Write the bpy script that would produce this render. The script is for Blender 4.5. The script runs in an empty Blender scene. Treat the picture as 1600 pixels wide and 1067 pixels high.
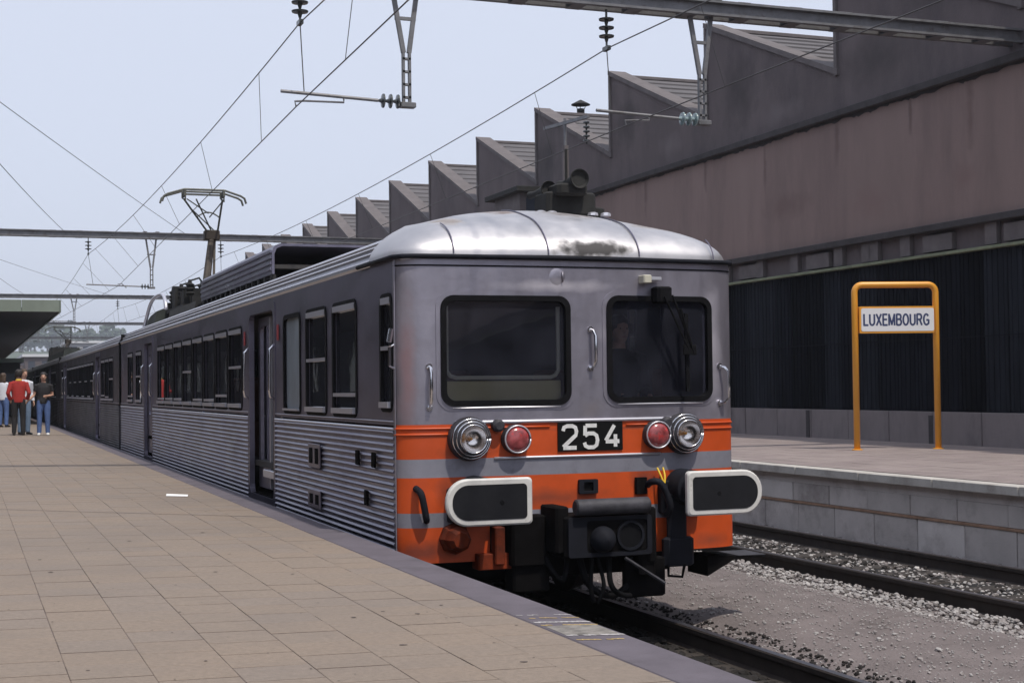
import bpy, bmesh, math, random
from mathutils import Vector, Matrix
random.seed(7)
R = math.radians
sc = bpy.context.scene
col = sc.collection

# ------------------------------------------------------------------ camera
cam_d = bpy.data.cameras.new('camera')
cam = bpy.data.objects.new('camera', cam_d); col.objects.link(cam)
CX, CY, CZ, YAW, PIT, ROL, FPX = -4.4713, -10.4079, 1.8562, 0.36023, 0.030756, -0.01157, 2275.3
Fv = Vector((math.sin(YAW)*math.cos(PIT), math.cos(YAW)*math.cos(PIT), math.sin(PIT)))
Rv = Vector((math.cos(YAW), -math.sin(YAW), 0)); Uv = Rv.cross(Fv)
R2 = Rv*math.cos(ROL) + Uv*math.sin(ROL); U2 = -Rv*math.sin(ROL) + Uv*math.cos(ROL)
M = Matrix((R2, U2, -Fv)).transposed().to_4x4(); M.translation = (CX, CY, CZ)
cam.matrix_world = M
cam_d.sensor_width = 36; cam_d.lens = FPX/1600*36
cam_d.clip_start = 0.1; cam_d.clip_end = 6000
sc.camera = cam
sc.render.resolution_x = 1024; sc.render.resolution_y = 682
# ------------------------------------------------------------------ sky, sun, exposure
SUN_EL, SUN_AZ = R(62), R(15)            # azimuth measured from -Y towards +X
w = bpy.data.worlds.new('World'); sc.world = w; w.use_nodes = True
wn = w.node_tree; wn.nodes.clear()
wo = wn.nodes.new('ShaderNodeOutputWorld'); bg = wn.nodes.new('ShaderNodeBackground')
sky = wn.nodes.new('ShaderNodeTexSky'); sky.sky_type = 'NISHITA'; sky.sun_disc = False
sky.sun_elevation = SUN_EL; sky.sun_rotation = math.pi - SUN_AZ
sky.altitude = 0; sky.air_density = 0.8; sky.dust_density = 3.0; sky.ozone_density = 1.5
bg.inputs['Strength'].default_value = 0.10
# thin bright overcast veil over the blue sky: uniform pale layer mixed with the clear sky
veil = wn.nodes.new('ShaderNodeMix'); veil.data_type = 'RGBA'; veil.inputs[0].default_value = .8
veil.inputs[7].default_value = (8.5, 9.1, 10.7, 1)
wn.links.new(sky.outputs[0], veil.inputs[6]); wn.links.new(veil.outputs[2], bg.inputs[0]); wn.links.new(bg.outputs[0], wo.inputs[0])
sd = bpy.data.lights.new('sun', 'SUN'); sd.energy = 3.1; sd.angle = R(1.2); sd.color = (1, .93, .82)
so = bpy.data.objects.new('sun', sd); col.objects.link(so)
sv = Vector((math.cos(SUN_EL)*math.sin(SUN_AZ), -math.cos(SUN_EL)*math.cos(SUN_AZ), math.sin(SUN_EL)))
so.rotation_euler = sv.to_track_quat('Z', 'Y').to_euler(); so.location = sv*200
sc.view_settings.view_transform = 'Standard'; sc.view_settings.look = 'None'
sc.view_settings.exposure = 0.0; sc.view_settings.gamma = 1; sc.view_settings.use_curve_mapping = False

# ------------------------------------------------------------------ materials
def mat(name, color, rough=.6, metal=0., var=0., vscale=4., stretch=(1, 1, 1), bump=0., bscale=60., rvar=0., spec=.5,
        dirt=None, dscale=1.5, dlo=.55, dhi=.75):
    m = bpy.data.materials.new(name); m.use_nodes = True
    nt = m.node_tree; N = nt.nodes; L = nt.links
    b = N['Principled BSDF']
    b.inputs['Roughness'].default_value = rough; b.inputs['Metallic'].default_value = metal
    b.inputs['Specular IOR Level'].default_value = spec
    c = (*color, 1)
    b.inputs['Base Color'].default_value = c
    if not (var or bump or dirt or rvar): return m
    tc = N.new('ShaderNodeNewGeometry'); mp = N.new('ShaderNodeMapping'); mp.inputs['Scale'].default_value = stretch
    L.new(tc.outputs['Position'], mp.inputs[0])
    cur = None
    if var or rvar:
        n = N.new('ShaderNodeTexNoise'); n.inputs['Scale'].default_value = vscale; n.inputs['Detail'].default_value = 8
        n.inputs['Roughness'].default_value = .65
        L.new(mp.outputs[0], n.inputs['Vector'])
        r = N.new('ShaderNodeMapRange'); r.inputs[1].default_value = .3; r.inputs[2].default_value = .7
        r.inputs[3].default_value = 1-var; r.inputs[4].default_value = 1+var
        L.new(n.outputs['Fac'], r.inputs[0])
        mx = N.new('ShaderNodeMix'); mx.data_type = 'RGBA'; mx.blend_type = 'MULTIPLY'; mx.inputs[0].default_value = 1
        mx.inputs[6].default_value = c; L.new(r.outputs[0], mx.inputs[7]); cur = mx.outputs[2]
        if rvar:
            r2 = N.new('ShaderNodeMapRange'); r2.inputs[1].default_value = .3; r2.inputs[2].default_value = .7
            r2.inputs[3].default_value = rough-rvar; r2.inputs[4].default_value = rough+rvar
            L.new(n.outputs['Fac'], r2.inputs[0]); L.new(r2.outputs[0], b.inputs['Roughness'])
    if dirt:
        n = N.new('ShaderNodeTexNoise'); n.inputs['Scale'].default_value = dscale; n.inputs['Detail'].default_value = 10
        n.inputs['Roughness'].default_value = .7
        L.new(mp.outputs[0], n.inputs['Vector'])
        r = N.new('ShaderNodeMapRange'); r.inputs[1].default_value = dlo; r.inputs[2].default_value = dhi
        L.new(n.outputs['Fac'], r.inputs[0])
        mx = N.new('ShaderNodeMix'); mx.data_type = 'RGBA'; L.new(r.outputs[0], mx.inputs[0])
        if cur: L.new(cur, mx.inputs[6])
        else: mx.inputs[6].default_value = c
        mx.inputs[7].default_value = (*dirt, 1); cur = mx.outputs[2]
    if cur: L.new(cur, b.inputs['Base Color'])
    if bump:
        n = N.new('ShaderNodeTexNoise'); n.inputs['Scale'].default_value = bscale; n.inputs['Detail'].default_value = 6
        L.new(tc.outputs['Position'], n.inputs['Vector'])
        bp = N.new('ShaderNodeBump'); bp.inputs['Strength'].default_value = bump; bp.inputs['Distance'].default_value = .02
        L.new(n.outputs['Fac'], bp.inputs['Height']); L.new(bp.outputs[0], b.inputs['Normal'])
    return m

def stain(m, c, rad, colr, rough=.75, edge=.45, nscale=9.):
    """a soiled patch with its own ragged outline round world point c"""
    nt = m.node_tree; N = nt.nodes; L = nt.links; b = N['Principled BSDF']
    ge = N.new('ShaderNodeNewGeometry'); mp = N.new('ShaderNodeMapping'); mp.vector_type = 'TEXTURE'
    mp.inputs['Location'].default_value = c; mp.inputs['Scale'].default_value = rad
    L.new(ge.outputs['Position'], mp.inputs[0])
    ln = N.new('ShaderNodeVectorMath'); ln.operation = 'LENGTH'; L.new(mp.outputs[0], ln.inputs[0])
    n = N.new('ShaderNodeTexNoise'); n.inputs['Scale'].default_value = nscale; n.inputs['Detail'].default_value = 8; L.new(ge.outputs['Position'], n.inputs['Vector'])
    ad = N.new('ShaderNodeMath'); ad.operation = 'MULTIPLY_ADD'; L.new(n.outputs['Fac'], ad.inputs[0]); ad.inputs[1].default_value = 1.6; L.new(ln.outputs['Value'], ad.inputs[2])
    mr = N.new('ShaderNodeMapRange'); mr.inputs[1].default_value = 1.8+edge*.2; mr.inputs[2].default_value = 1.8-edge; mr.inputs[3].default_value = 0; mr.inputs[4].default_value = .92
    L.new(ad.outputs[0], mr.inputs[0])
    mx = N.new('ShaderNodeMix'); mx.data_type = 'RGBA'; L.new(mr.outputs[0], mx.inputs[0]); mx.inputs[7].default_value = (*colr, 1)
    src = b.inputs['Base Color'].links
    if src: L.new(src[0].from_socket, mx.inputs[6])
    else: mx.inputs[6].default_value = b.inputs['Base Color'].default_value
    L.new(mx.outputs[2], b.inputs['Base Color'])
    for sock, val in (('Roughness', rough), ('Metallic', .1)):
        f = N.new('ShaderNodeMix'); f.data_type = 'FLOAT'; L.new(mr.outputs[0], f.inputs[0]); f.inputs[3].default_value = val
        sl = b.inputs[sock].links
        if sl: L.new(sl[0].from_socket, f.inputs[2])
        else: f.inputs[2].default_value = b.inputs[sock].default_value
        L.new(f.outputs[0], b.inputs[sock])

def glass_mat(name, tint, ior=1.5, rough=.02, film=0.):
    m = bpy.data.materials.new(name); m.use_nodes = True
    nt = m.node_tree; N = nt.nodes; L = nt.links; N.remove(N['Principled BSDF'])
    o = N['Material Output']
    f = N.new('ShaderNodeFresnel'); f.inputs[0].default_value = ior
    t = N.new('ShaderNodeBsdfTransparent'); t.inputs[0].default_value = (*tint, 1)
    g = N.new('ShaderNodeBsdfGlossy'); g.inputs['Roughness'].default_value = rough
    tc = N.new('ShaderNodeTexCoord'); n = N.new('ShaderNodeTexNoise'); n.inputs['Scale'].default_value = 2.5
    bp = N.new('ShaderNodeBump'); bp.inputs['Strength'].default_value = .012; bp.inputs['Distance'].default_value = .05
    L.new(tc.outputs['Object'], n.inputs['Vector']); L.new(n.outputs['Fac'], bp.inputs['Height']); L.new(bp.outputs[0], g.inputs['Normal'])
    x = N.new('ShaderNodeMixShader'); L.new(f.outputs[0], x.inputs[0]); L.new(t.outputs[0], x.inputs[1]); L.new(g.outputs[0], x.inputs[2])
    if film:
        d = N.new('ShaderNodeBsdfDiffuse'); d.inputs[0].default_value = (.38, .40, .56, 1)  # bluish diffuse layer mixed unevenly over the panes
        ge = N.new('ShaderNodeNewGeometry'); n2 = N.new('ShaderNodeTexNoise'); n2.inputs['Scale'].default_value = 3.5; n2.inputs['Detail'].default_value = 7
        r2 = N.new('ShaderNodeMapRange'); r2.inputs[1].default_value = .3; r2.inputs[2].default_value = .75; r2.inputs[3].default_value = film*.5; r2.inputs[4].default_value = film*1.7
        y2 = N.new('ShaderNodeMixShader'); L.new(ge.outputs['Position'], n2.inputs['Vector']); L.new(n2.outputs['Fac'], r2.inputs[0]); L.new(r2.outputs[0], y2.inputs[0])
        L.new(x.outputs[0], y2.inputs[1]); L.new(d.outputs[0], y2.inputs[2]); L.new(y2.outputs[0], o.inputs[0]); return m
    L.new(x.outputs[0], o.inputs[0]); return m

mats = {}
def MT(k): return mats[k]
mats['steel'] = mat('stainless_steel', (.335, .32, .375), .40, .75, .16, 2.2, (1.2, 1.2, .5), .35, 4, .1, dirt=(.2, .17, .17), dscale=1.6, dlo=.62, dhi=.95)
mats['steel_bright'] = mat('roof_steel', (.52, .51, .53), .46, .85, .14, 3, (1, 1, 1), .04, 9, .1, dirt=(.12, .10, .10), dscale=1.1, dlo=.62, dhi=.8)
for c_, r_, k_ in (((.14, .05, 2.92), (.36, .16, .075), (.025, .022, .022)), ((.30, .62, 3.35), (.34, .36, .14), (.10, .075, .07)), ((-.36, .75, 3.35), (.16, .30, .12), (.16, .12, .11)),
                   ((.86, .42, 3.24), (.26, .2, .14), (.17, .14, .13)), ((-.9, .5, 3.2), (.12, .3, .12), (.25, .22, .21))):
    stain(mats['steel_bright'], c_, r_, k_)
for c_, r_, k_ in (((-1.36, .08, 1.95), (.07, .2, .5), (.26, .17, .19)), ((.45, 0, 2.25), (.25, .2, .12), (.40, .38, .43)), ((-.2, 0, 2.63), (.5, .2, .05), (.45, .43, .48)), ((1.2, .1, 2.2), (.1, .2, .5), (.42, .40, .45)), ((.1, .02, 1.68), (.12, .1, .09), (.16, .14, .15))):
    stain(mats['steel'], c_, r_, k_, .5, .9, 5)
mats['steel_wall'] = mat('shaded_side_wall_steel', (.175, .165, .22), .42, .7, .2, 1.6, (1, .6, 1.5), .25, 3, .1, dirt=(.10, .085, .095), dscale=1.5, dlo=.5, dhi=.9)  # darker copy of the front steel; the side's shade is in the colour
mats['steel_far'] = mat('grimy_shaded_side_steel', (.075, .07, .085), .5, .5, .25, 1.5, (1, .6, 2), 0, 1, .1, dirt=(.03, .027, .03), dscale=1.2, dlo=.45, dhi=.8)  # far cars' steel: grime plus canopy shade held in the colour
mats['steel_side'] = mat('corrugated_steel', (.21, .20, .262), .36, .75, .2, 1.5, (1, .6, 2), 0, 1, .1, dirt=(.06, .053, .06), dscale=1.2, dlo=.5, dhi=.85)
mats['roof_side'] = mat('roof_ridge_steel', (.5, .5, .55), .35, .8, .15, 2, (1, .3, 1))
mats['chrome'] = mat('polished_metal', (.75, .75, .78), .18, 1)
mats['orange'] = mat('orange_paint', (.55, .075, .011), .45, 0, .14, 3, (1, 1, 1), .03, 25, .06, dirt=(.28, .06, .02), dscale=2.2, dlo=.58, dhi=.85)
for c_, r_, k_ in (((-1.0, 0, 1.05), (.16, .3, .12), (.22, .045, .02)), ((-.3, 0, 1.0), (.5, .2, .07), (.26, .05, .02)), ((.55, 0, 1.12), (.12, .2, .1), (.2, .04, .02)), ((.3, 0, 1.52), (.6, .2, .015), (.3, .06, .025)),
                   ((-1.3, .1, .62), (.3, .3, .08), (.2, .04, .02)), ((1.2, .1, .6), (.2, .3, .06), (.3, .055, .02)), ((-.9, 0, 1.36), (.2, .2, .05), (.25, .05, .02))):
    stain(mats['orange'], c_, r_, k_, .65, .9, 7)
mats['orange_dark'] = mat('grimy_orange_paint', (.20, .032, .010), .75, 0, .35, 5, spec=.2, dirt=(.012, .009, .008), dscale=3, dlo=.46, dhi=.72)
mats['grey_band'] = mat('grey_band_paint', (.27, .27, .32), .45, .3, .15, 4, dirt=(.12, .1, .11), dscale=3, dlo=.55, dhi=.8)
mats['black'] = mat('black_rubber', (.006, .006, .0075), .7, 0, .3, 6, spec=.12)
mats['dark'] = mat('grimy_underframe', (.006, .0055, .006), .9, 0, .5, 6, bump=.2, bscale=25, spec=.06)
mats['dark_blue'] = mat('blue_grey_steel', (.011, .012, .018), .75, .0, .3, 5, spec=.18)
mats['grease'] = mat('worn_grey_casting', (.05, .049, .058), .6, .2, .5, 7, bump=.15, bscale=30, spec=.3)
mats['white_paint'] = mat('white_edge_paint', (.62, .61, .59), .55, 0, .12, 8, dirt=(.3, .28, .25), dscale=9, dlo=.6, dhi=.8)
mats['plate_black'] = mat('number_plate_black', (.006, .006, .007), .8, spec=.15)
mats['digit_white'] = mat('digit_white', (.72, .72, .72), .5, 0, .15, 30)
mats['red_lens'] = mat('red_lens', (.30, .06, .065), .22, 0, .6, 14, spec=.8, dirt=(.55, .03, .03), dscale=9, dlo=.55, dhi=.62)
mats['clear_lens'] = mat('headlamp_reflector', (.9, .86, .84), .22, 1)
mats['lens_glass'] = glass_mat('lens_glass', (.95, .95, .95), 1.5, .01)
mats['glass'] = glass_mat('window_glass', (.82, .84, .88), 1.75, .015, .035)
mats['glass_side'] = glass_mat('side_window_glass', (.62, .64, .68), 1.55, .015, .025)
mats['frosted'] = mat('frosted_glass', (.26, .30, .34), .3, 0, .25, 3, (1, 1, .6))
mats['interior'] = mat('interior_panel', (.10, .095, .085), .7)
mats['interior_dark'] = mat('interior_dark', (.035, .033, .033), .8)
mats['khaki'] = mat('khaki_desk', (.5, .44, .24), .6, 0, .1, 3)
mats['cream_trim'] = mat('cream_trim', (.55, .53, .44), .5)
mats['seat'] = mat('brown_seat', (.10, .045, .03), .7)
mats['yellow'] = mat('yellow_hose', (.75, .50, .03), .5)
mats['amber_bulb'] = mat('amber_bulb', (.7, .3, .05), .3)
mats['red_sign'] = mat('red_sticker', (.35, .03, .04), .5)
mats['sill'] = mat('aluminium_sill', (.62, .62, .68), .35, .6)
mats['roof_equipment'] = mat('roof_equipment_grime', (.016, .016, .016), .85, 0, .4, 6)
mats['roof_green'] = mat('dark_green_hatch', (.022, .028, .024), .7, 0, .3, 3)
mats['panto'] = mat('pantograph_paint', (.11, .115, .10), .6, .2, .3, 12, dirt=(.06, .035, .02), dscale=6)
mats['panto_arm'] = mat('rusty_arm', (.045, .034, .026), .6, .2, .4, 6)
mats['insulator'] = mat('porcelain_brown', (.035, .04, .04), .2, 0, spec=.7)
mats['insulator_glass'] = mat('glass_insulator', (.20, .27, .28), .08, 0, spec=.9)
mats['portal'] = mat('portal_galvanised', (.17, .17, .18), .55, .4, .25, 5, dirt=(.08, .06, .05), dscale=4)
mats['wire'] = mat('copper_wire', (.09, .085, .085), .5, .5)
mats['rail_side'] = mat('rusty_rail', (.028, .02, .017), .8, 0, .4, 8)
mats['rail_top'] = mat('polished_rail_head', (.30, .31, .36), .3, .9, .2, 3, (1, .1, 1))
mats['rail_dull'] = mat('dull_rail_head', (.075, .07, .08), .5, .5, .3, 3, (1, .1, 1))
mats['sleeper'] = mat('oily_sleeper', (.035, .028, .024), .85, 0, .4, 6, bump=.3, bscale=30)
mats['tile'] = mat('paving_tile', (.232, .186, .150), .85, 0, .15, 38, (1, 1, 1), .3, 90, dirt=(.178, .149, .130), dscale=.55, dlo=.45, dhi=.8)
mats['tile_a'] = mat('paving_tile_warm', (.238, .188, .149), .85, 0, .15, 38, (1, 1, 1), .3, 90, dirt=(.178, .149, .130), dscale=.55, dlo=.45, dhi=.8)
mats['tile_b'] = mat('paving_tile_grey', (.226, .184, .153), .85, 0, .15, 38, (1, 1, 1), .3, 90, dirt=(.178, .149, .130), dscale=.55, dlo=.45, dhi=.8)
mats['joint'] = mat('joint_mortar', (.13, .10, .09), .9, 0, .2, 8)
mats['asphalt'] = mat('coping_asphalt', (.115, .10, .12), .8, 0, .18, 3, (1, 1, 1), .2, 90, dirt=(.075, .065, .075), dscale=2)
mats['crack'] = mat('tar_seam', (.05, .035, .035), .9)
mats['concrete'] = mat('concrete_block', (.52, .485, .475), .85, 0, .12, 2.5, (1, 1, 1), .2, 40, dirt=(.22, .19, .185), dscale=1.6, dlo=.5, dhi=.8)
mats['concrete_dark'] = mat('platform_back', (.12, .11, .11), .9, 0, .2, 3)
mats['coping_stone'] = mat('pale_coping', (.46, .44, .41), .85, 0, .12, 3, (1, 1, 1), .2, 50, dirt=(.25, .22, .2), dscale=2.5, dlo=.5, dhi=.8)
mats['stone_strip'] = mat('brick_course', (.30, .19, .13), .85, 0, .3, 6)
mats['plat_right'] = mat('red_brown_paving', (.27, .225, .215), .85, 0, .12, 2.5, (1, 1, 1), .25, 60, dirt=(.2, .165, .16), dscale=1.0, dlo=.45, dhi=.75)
mats['dirt'] = mat('trackbed_dirt', (.168, .142, .14), .95, 0, .22, 1.6, (1, 1, 1), .9, 45, dirt=(.085, .07, .065), dscale=1.2, dlo=.58, dhi=.75)
mats['oily'] = mat('oily_trackbed', (.009, .008, .0075), .9, 0, .5, 5, bump=.8, bscale=40)
mats['ballast'] = mat('ballast_stone', (.34, .325, .32), .85, 0, .25, 9, bump=.3, bscale=60)
mats['ballast_dark'] = mat('oily_ballast_stone', (.016, .013, .012), .9, 0, .4, 9)
mats['pebble'] = mat('grey_pebble', (.28, .255, .25), .9, 0, .25, 9)
mats['gable'] = mat('dark_render', (.122, .10, .104), .95, 0, .18, .7, (1, 1, .45), .2, 25, dirt=(.07, .06, .066), dscale=.8, dlo=.48, dhi=.75)
mats['pink'] = mat('pink_render', (.235, .172, .158), .95, 0, .10, .8, (1, 1, .22), .12, 30, dirt=(.165, .118, .112), dscale=.9, dlo=.47, dhi=.8)
for y_, zc_, ry_, rz_, k_ in ((17.1, 6.6, .07, .75, .8), (14.3, 6.7, .10, .5, .75), (19.8, 6.8, .08, .5, .8), (11.9, 6.75, .06, .45, .75), (10.2, 6.5, .12, .7, .88), (23.0, 6.7, .1, .6, .8), (13.2, 5.3, .6, .35, 1.12), (16.2, 5.6, .9, .3, .9), (10.4, 5.4, .35, .25, 1.1)):
    stain(mats['pink'], (11.8, y_, zc_), (.5, ry_, rz_), (.205*k_, .142*k_, .132*k_), .95, .8, 3.5)
for y_, zc_, ry_, rz_, k_ in ((18.2, 8.4, .8, .8, .062), (13.0, 8.0, 1.2, .6, .07), (24.0, 8.8, .7, .8, .062), (16.4, 7.6, .9, .25, .15), (29.6, 8.6, .8, .8, .06), (11.2, 9.2, .6, .8, .06), (21.6, 7.7, .6, .3, .15)):
    stain(mats['gable'], (11.8, y_, zc_), (.5, ry_, rz_), (k_*1.08, k_*.92, k_*.96), .95, .9, 2.2)
mats['cornice'] = mat('sooty_cornice', (.05, .045, .048), .95, 0, .3, 4)
mats['pier'] = mat('grey_plaster', (.13, .115, .118), .95, 0, .2, 3)
mats['panel'] = mat('dark_cladding', (.008, .0095, .0145), .95, 0, .45, 1.5, (1, 4, .3), spec=.1)
mats['panel_gutter'] = mat('green_gutter', (.17, .19, .12), .7, 0, .3, 4)
mats['wallbase'] = mat('wall_base_render', (.20, .175, .178), .95, 0, .25, 1.2, (1, 1, .4), .2, 30, dirt=(.08, .07, .075), dscale=1.2, dlo=.5, dhi=.75)
mats['roof_tile'] = mat('saw_roof_sheet', (.105, .098, .104), .95, 0, .25, 2.5, (.4, 2.5, 2.5), .3, 20, dirt=(.17, .165, .165), dscale=2.2, dlo=.55, dhi=.8)
mats['gable_coping'] = mat('gable_coping', (.125, .11, .112), .9, 0, .2, 3)
mats['white_patch'] = mat('lit_roof_glass', (.6, .6, .6), .7, 0, .2, 4)
mats['sign_yellow'] = mat('amber_enamel', (.74, .33, .035), .35, 0, .07, 3, spec=.6)
mats['sign_white'] = mat('sign_white', (.72, .73, .76), .4)
mats['sign_blue'] = mat('sign_lettering', (.035, .05, .13), .5)
mats['canopy_green'] = mat('sage_fascia', (.17, .20, .165), .6, 0, .12, 1)
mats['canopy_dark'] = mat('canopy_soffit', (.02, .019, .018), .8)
mats['paper'] = mat('white_paper', (.85, .85, .87), .7)
mats['leaf_far'] = mat('far_foliage', (.05, .075, .045), .8, 0, .35, 1.5)
mats['bark'] = mat('bark', (.08, .06, .045), .9)
mats['far_white'] = mat('far_white_wall', (.55, .56, .58), .8)
mats['far_grey'] = mat('far_grey_wall', (.28, .28, .30), .8)
mats['far_glass'] = mat('far_window', (.05, .06, .08), .2)
mats['ground'] = mat('ground_gravel', (.16, .15, .14), .95, 0, .3, .2)
mats['hill'] = mat('hill_grass', (.06, .08, .045), .95, 0, .4, .05)
mats['skin'] = mat('skin', (.48, .28, .20), .55)
mats['hair_dark'] = mat('dark_hair', (.018, .013, .011), .6)
mats['hair_brown'] = mat('brown_hair', (.06, .035, .02), .6)
mats['sweater_red'] = mat('red_knit', (.33, .022, .018), .85, 0, .15, 14)
mats['cloth_black'] = mat('black_cloth', (.014, .013, .015), .85)
mats['cloth_white'] = mat('white_cloth', (.62, .64, .70), .85)
mats['denim'] = mat('blue_denim', (.075, .13, .30), .85, 0, .2, 10)
mats['denim_pale'] = mat('pale_denim', (.17, .25, .38), .85, 0, .2, 10)
mats['shoe_white'] = mat('white_shoe', (.65, .65, .65), .6)
mats['shoe_dark'] = mat('dark_shoe', (.02, .018, .016), .5)
mats['collar_yellow'] = mat('yellow_collar', (.6, .38, .05), .8)
mats['eye'] = mat('eye_dark', (.02, .015, .012), .3)
mats['lip'] = mat('lip', (.35, .13, .11), .5)

# ------------------------------------------------------------------ mesh helpers
class MB:
    def __init__(s): s.v = []; s.f = []; s.mi = []; s.cur = 0
    def quadmesh(s, rings, closed=True, caps=True):
        b = len(s.v); n = len(rings[0])
        for r in rings: s.v += [tuple(p) for p in r]
        for i in range(len(rings)-1):
            for j in range(n if closed else n-1):
                a = b+i*n+j; c = b+i*n+(j+1) % n
                s.f.append((a, c, c+n, a+n)); s.mi.append(s.cur)
        if caps and closed:
            s.f.append(tuple(range(b+n-1, b-1, -1))); s.mi.append(s.cur)
            e = b+(len(rings)-1)*n
            s.f.append(tuple(range(e, e+n))); s.mi.append(s.cur)
        return s
    def poly(s, pts):
        b = len(s.v); s.v += [tuple(p) for p in pts]; s.f.append(tuple(range(b, b+len(pts)))); s.mi.append(s.cur); return s
    def box(s, x0, x1, y0, y1, z0, z1, c=0.):
        if c <= 0:
            r = [[(x0, y0, z), (x1, y0, z), (x1, y1, z), (x0, y1, z)] for z in (z0, z1)]
            return s.quadmesh(r)
        def ring(z, i): return [(x0+i+c, y0+i, z), (x1-i-c, y0+i, z), (x1-i, y0+i+c, z), (x1-i, y1-i-c, z),
                                (x1-i-c, y1-i, z), (x0+i+c, y1-i, z), (x0+i, y1-i-c, z), (x0+i, y0+i+c, z)]
        return s.quadmesh([ring(z0, c*.6), ring(z0+c*.6, 0), ring(z1-c*.6, 0), ring(z1, c*.6)])
    def obox(s, p0, p1, wx, wz, up=(0, 0, 1)):
        p0 = Vector(p0); p1 = Vector(p1); d = (p1-p0).normalized(); u = Vector(up)
        if abs(d.dot(u)) > .98: u = Vector((0, 1, 0))
        a = d.cross(u).normalized(); b2 = a.cross(d).normalized()
        r = [[p+a*sx*wx/2+b2*sz*wz/2 for sx, sz in ((-1, -1), (1, -1), (1, 1), (-1, 1))] for p in (p0, p1)]
        return s.quadmesh(r)
    def tube(s, pts, r, n=8, caps=True):
        pts = [Vector(p) for p in pts]; rs = r if isinstance(r, (list, tuple)) else [r]*len(pts)
        rings = []; a = None
        for i, p in enumerate(pts):
            d = (pts[min(i+1, len(pts)-1)]-pts[max(i-1, 0)]).normalized()
            if a is None:
                u = Vector((0, 0, 1)) if abs(d.z) < .9 else Vector((1, 0, 0))
                a = d.cross(u).normalized()
            else:
                a = (a-d*a.dot(d)).normalized()
            b2 = d.cross(a)
            rings.append([p+(a*math.cos(t)+b2*math.sin(t))*rs[i] for t in [2*math.pi*k/n for k in range(n)]])
        return s.quadmesh(rings, True, caps)
    def loft(s, secs, n=12, side=(1, 0, 0)):
        """secs: (point, radius along side, radius across)"""
        rings = []; P = [Vector(q[0]) for q in secs]
        for i, (p, ra, rb) in enumerate(secs):
            d = (P[min(i+1, len(P)-1)]-P[max(i-1, 0)]).normalized()
            a = Vector(side); a = (a-d*a.dot(d)).normalized(); b2 = d.cross(a)
            rings.append([P[i]+a*math.cos(t)*ra+b2*math.sin(t)*rb for t in [2*math.pi*k/n for k in range(n)]])
        return s.quadmesh(rings)
    def lathe(s, c, axis, prof, n=20, caps=True):
        """prof: (distance along axis, radius)"""
        c = Vector(c); d = Vector(axis).normalized()
        u = Vector((0, 0, 1)) if abs(d.z) < .9 else Vector((1, 0, 0))
        a = d.cross(u).normalized(); b2 = d.cross(a)
        rings = [[c+d*h+(a*math.cos(t)+b2*math.sin(t))*max(r, 1e-4) for t in [2*math.pi*k/n for k in range(n)]] for h, r in prof]
        return s.quadmesh(rings, True, caps)
    def prism_y(s, prof, y0, y1, closed=True):
        """prof: (x,z) outline extruded along y"""
        return s.quadmesh([[(x, y0, z) for x, z in prof], [(x, y1, z) for x, z in prof]], closed, closed)
    def prism_x(s, prof, x0, x1):
        return s.quadmesh([[(x0, y, z) for y, z in prof], [(x1, y, z) for y, z in prof]])
    def ring(s, outer, inner, fwd, back):
        """frame between two equal-length closed (u,v) paths; fwd/back map (u,v)->point"""
        n = len(outer)
        rr = [[back(*p) for p in outer], [fwd(*p) for p in outer], [fwd(*p) for p in inner], [back(*p) for p in inner]]
        return s.quadmesh(rr, True, False)
    def ico(s, c, rx, ry, rz, jit=0., rnd=random):
        b = len(s.v); t = (1+5**.5)/2; k = 1/math.sqrt(1+t*t)
        V = [(-1, t, 0), (1, t, 0), (-1, -t, 0), (1, -t, 0), (0, -1, t), (0, 1, t), (0, -1, -t), (0, 1, -t), (t, 0, -1), (t, 0, 1), (-t, 0, -1), (-t, 0, 1)]
        for x, y, z in V:
            q = 1+rnd.uniform(-jit, jit)
            s.v.append((c[0]+x*k*rx*q, c[1]+y*k*ry*q, c[2]+z*k*rz*q))
        for f in ((0, 11, 5), (0, 5, 1), (0, 1, 7), (0, 7, 10), (0, 10, 11), (1, 5, 9), (5, 11, 4), (11, 10, 2), (10, 7, 6), (7, 1, 8),
                  (3, 9, 4), (3, 4, 2), (3, 2, 6), (3, 6, 8), (3, 8, 9), (4, 9, 5), (2, 4, 11), (6, 2, 10), (8, 6, 7), (9, 8, 1)):
            s.f.append(tuple(b+i for i in f)); s.mi.append(s.cur)
        return s
    def mesh(s, name, ms, off=(0, 0, 0), smooth=False):
        me = bpy.data.meshes.new(name)
        o = Vector(off)
        me.from_pydata([tuple(Vector(p)-o) for p in s.v], [], s.f)
        if not isinstance(ms, (list, tuple)): ms = [ms]
        for m in ms: me.materials.append(mats[m] if isinstance(m, str) else m)
        if any(s.mi): me.polygons.foreach_set('material_index', s.mi)
        bm = bmesh.new(); bm.from_mesh(me); bmesh.ops.recalc_face_normals(bm, faces=bm.faces); bm.to_mesh(me); bm.free()
        if smooth:
            me.polygons.foreach_set('use_smooth', [True]*len(me.polygons))
            if smooth != 'all' and hasattr(me, 'set_sharp_from_angle'): me.set_sharp_from_angle(angle=R(35))
        me.update(); return me
    def build(s, name, ms, parent=None, smooth=False, at=None, label=None):
        off = (0, 0, 0)
        if at is not None: off = at
        elif parent is not None: off = origin(parent)
        o = bpy.data.objects.new(name, s.mesh(name, ms, off, smooth)); col.objects.link(o)
        if parent is not None: o.parent = parent
        if at is not None: o.location = Vector(at)-(origin(parent) if parent is not None else Vector((0, 0, 0)))
        if label: o['label'] = label
        return o

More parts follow.
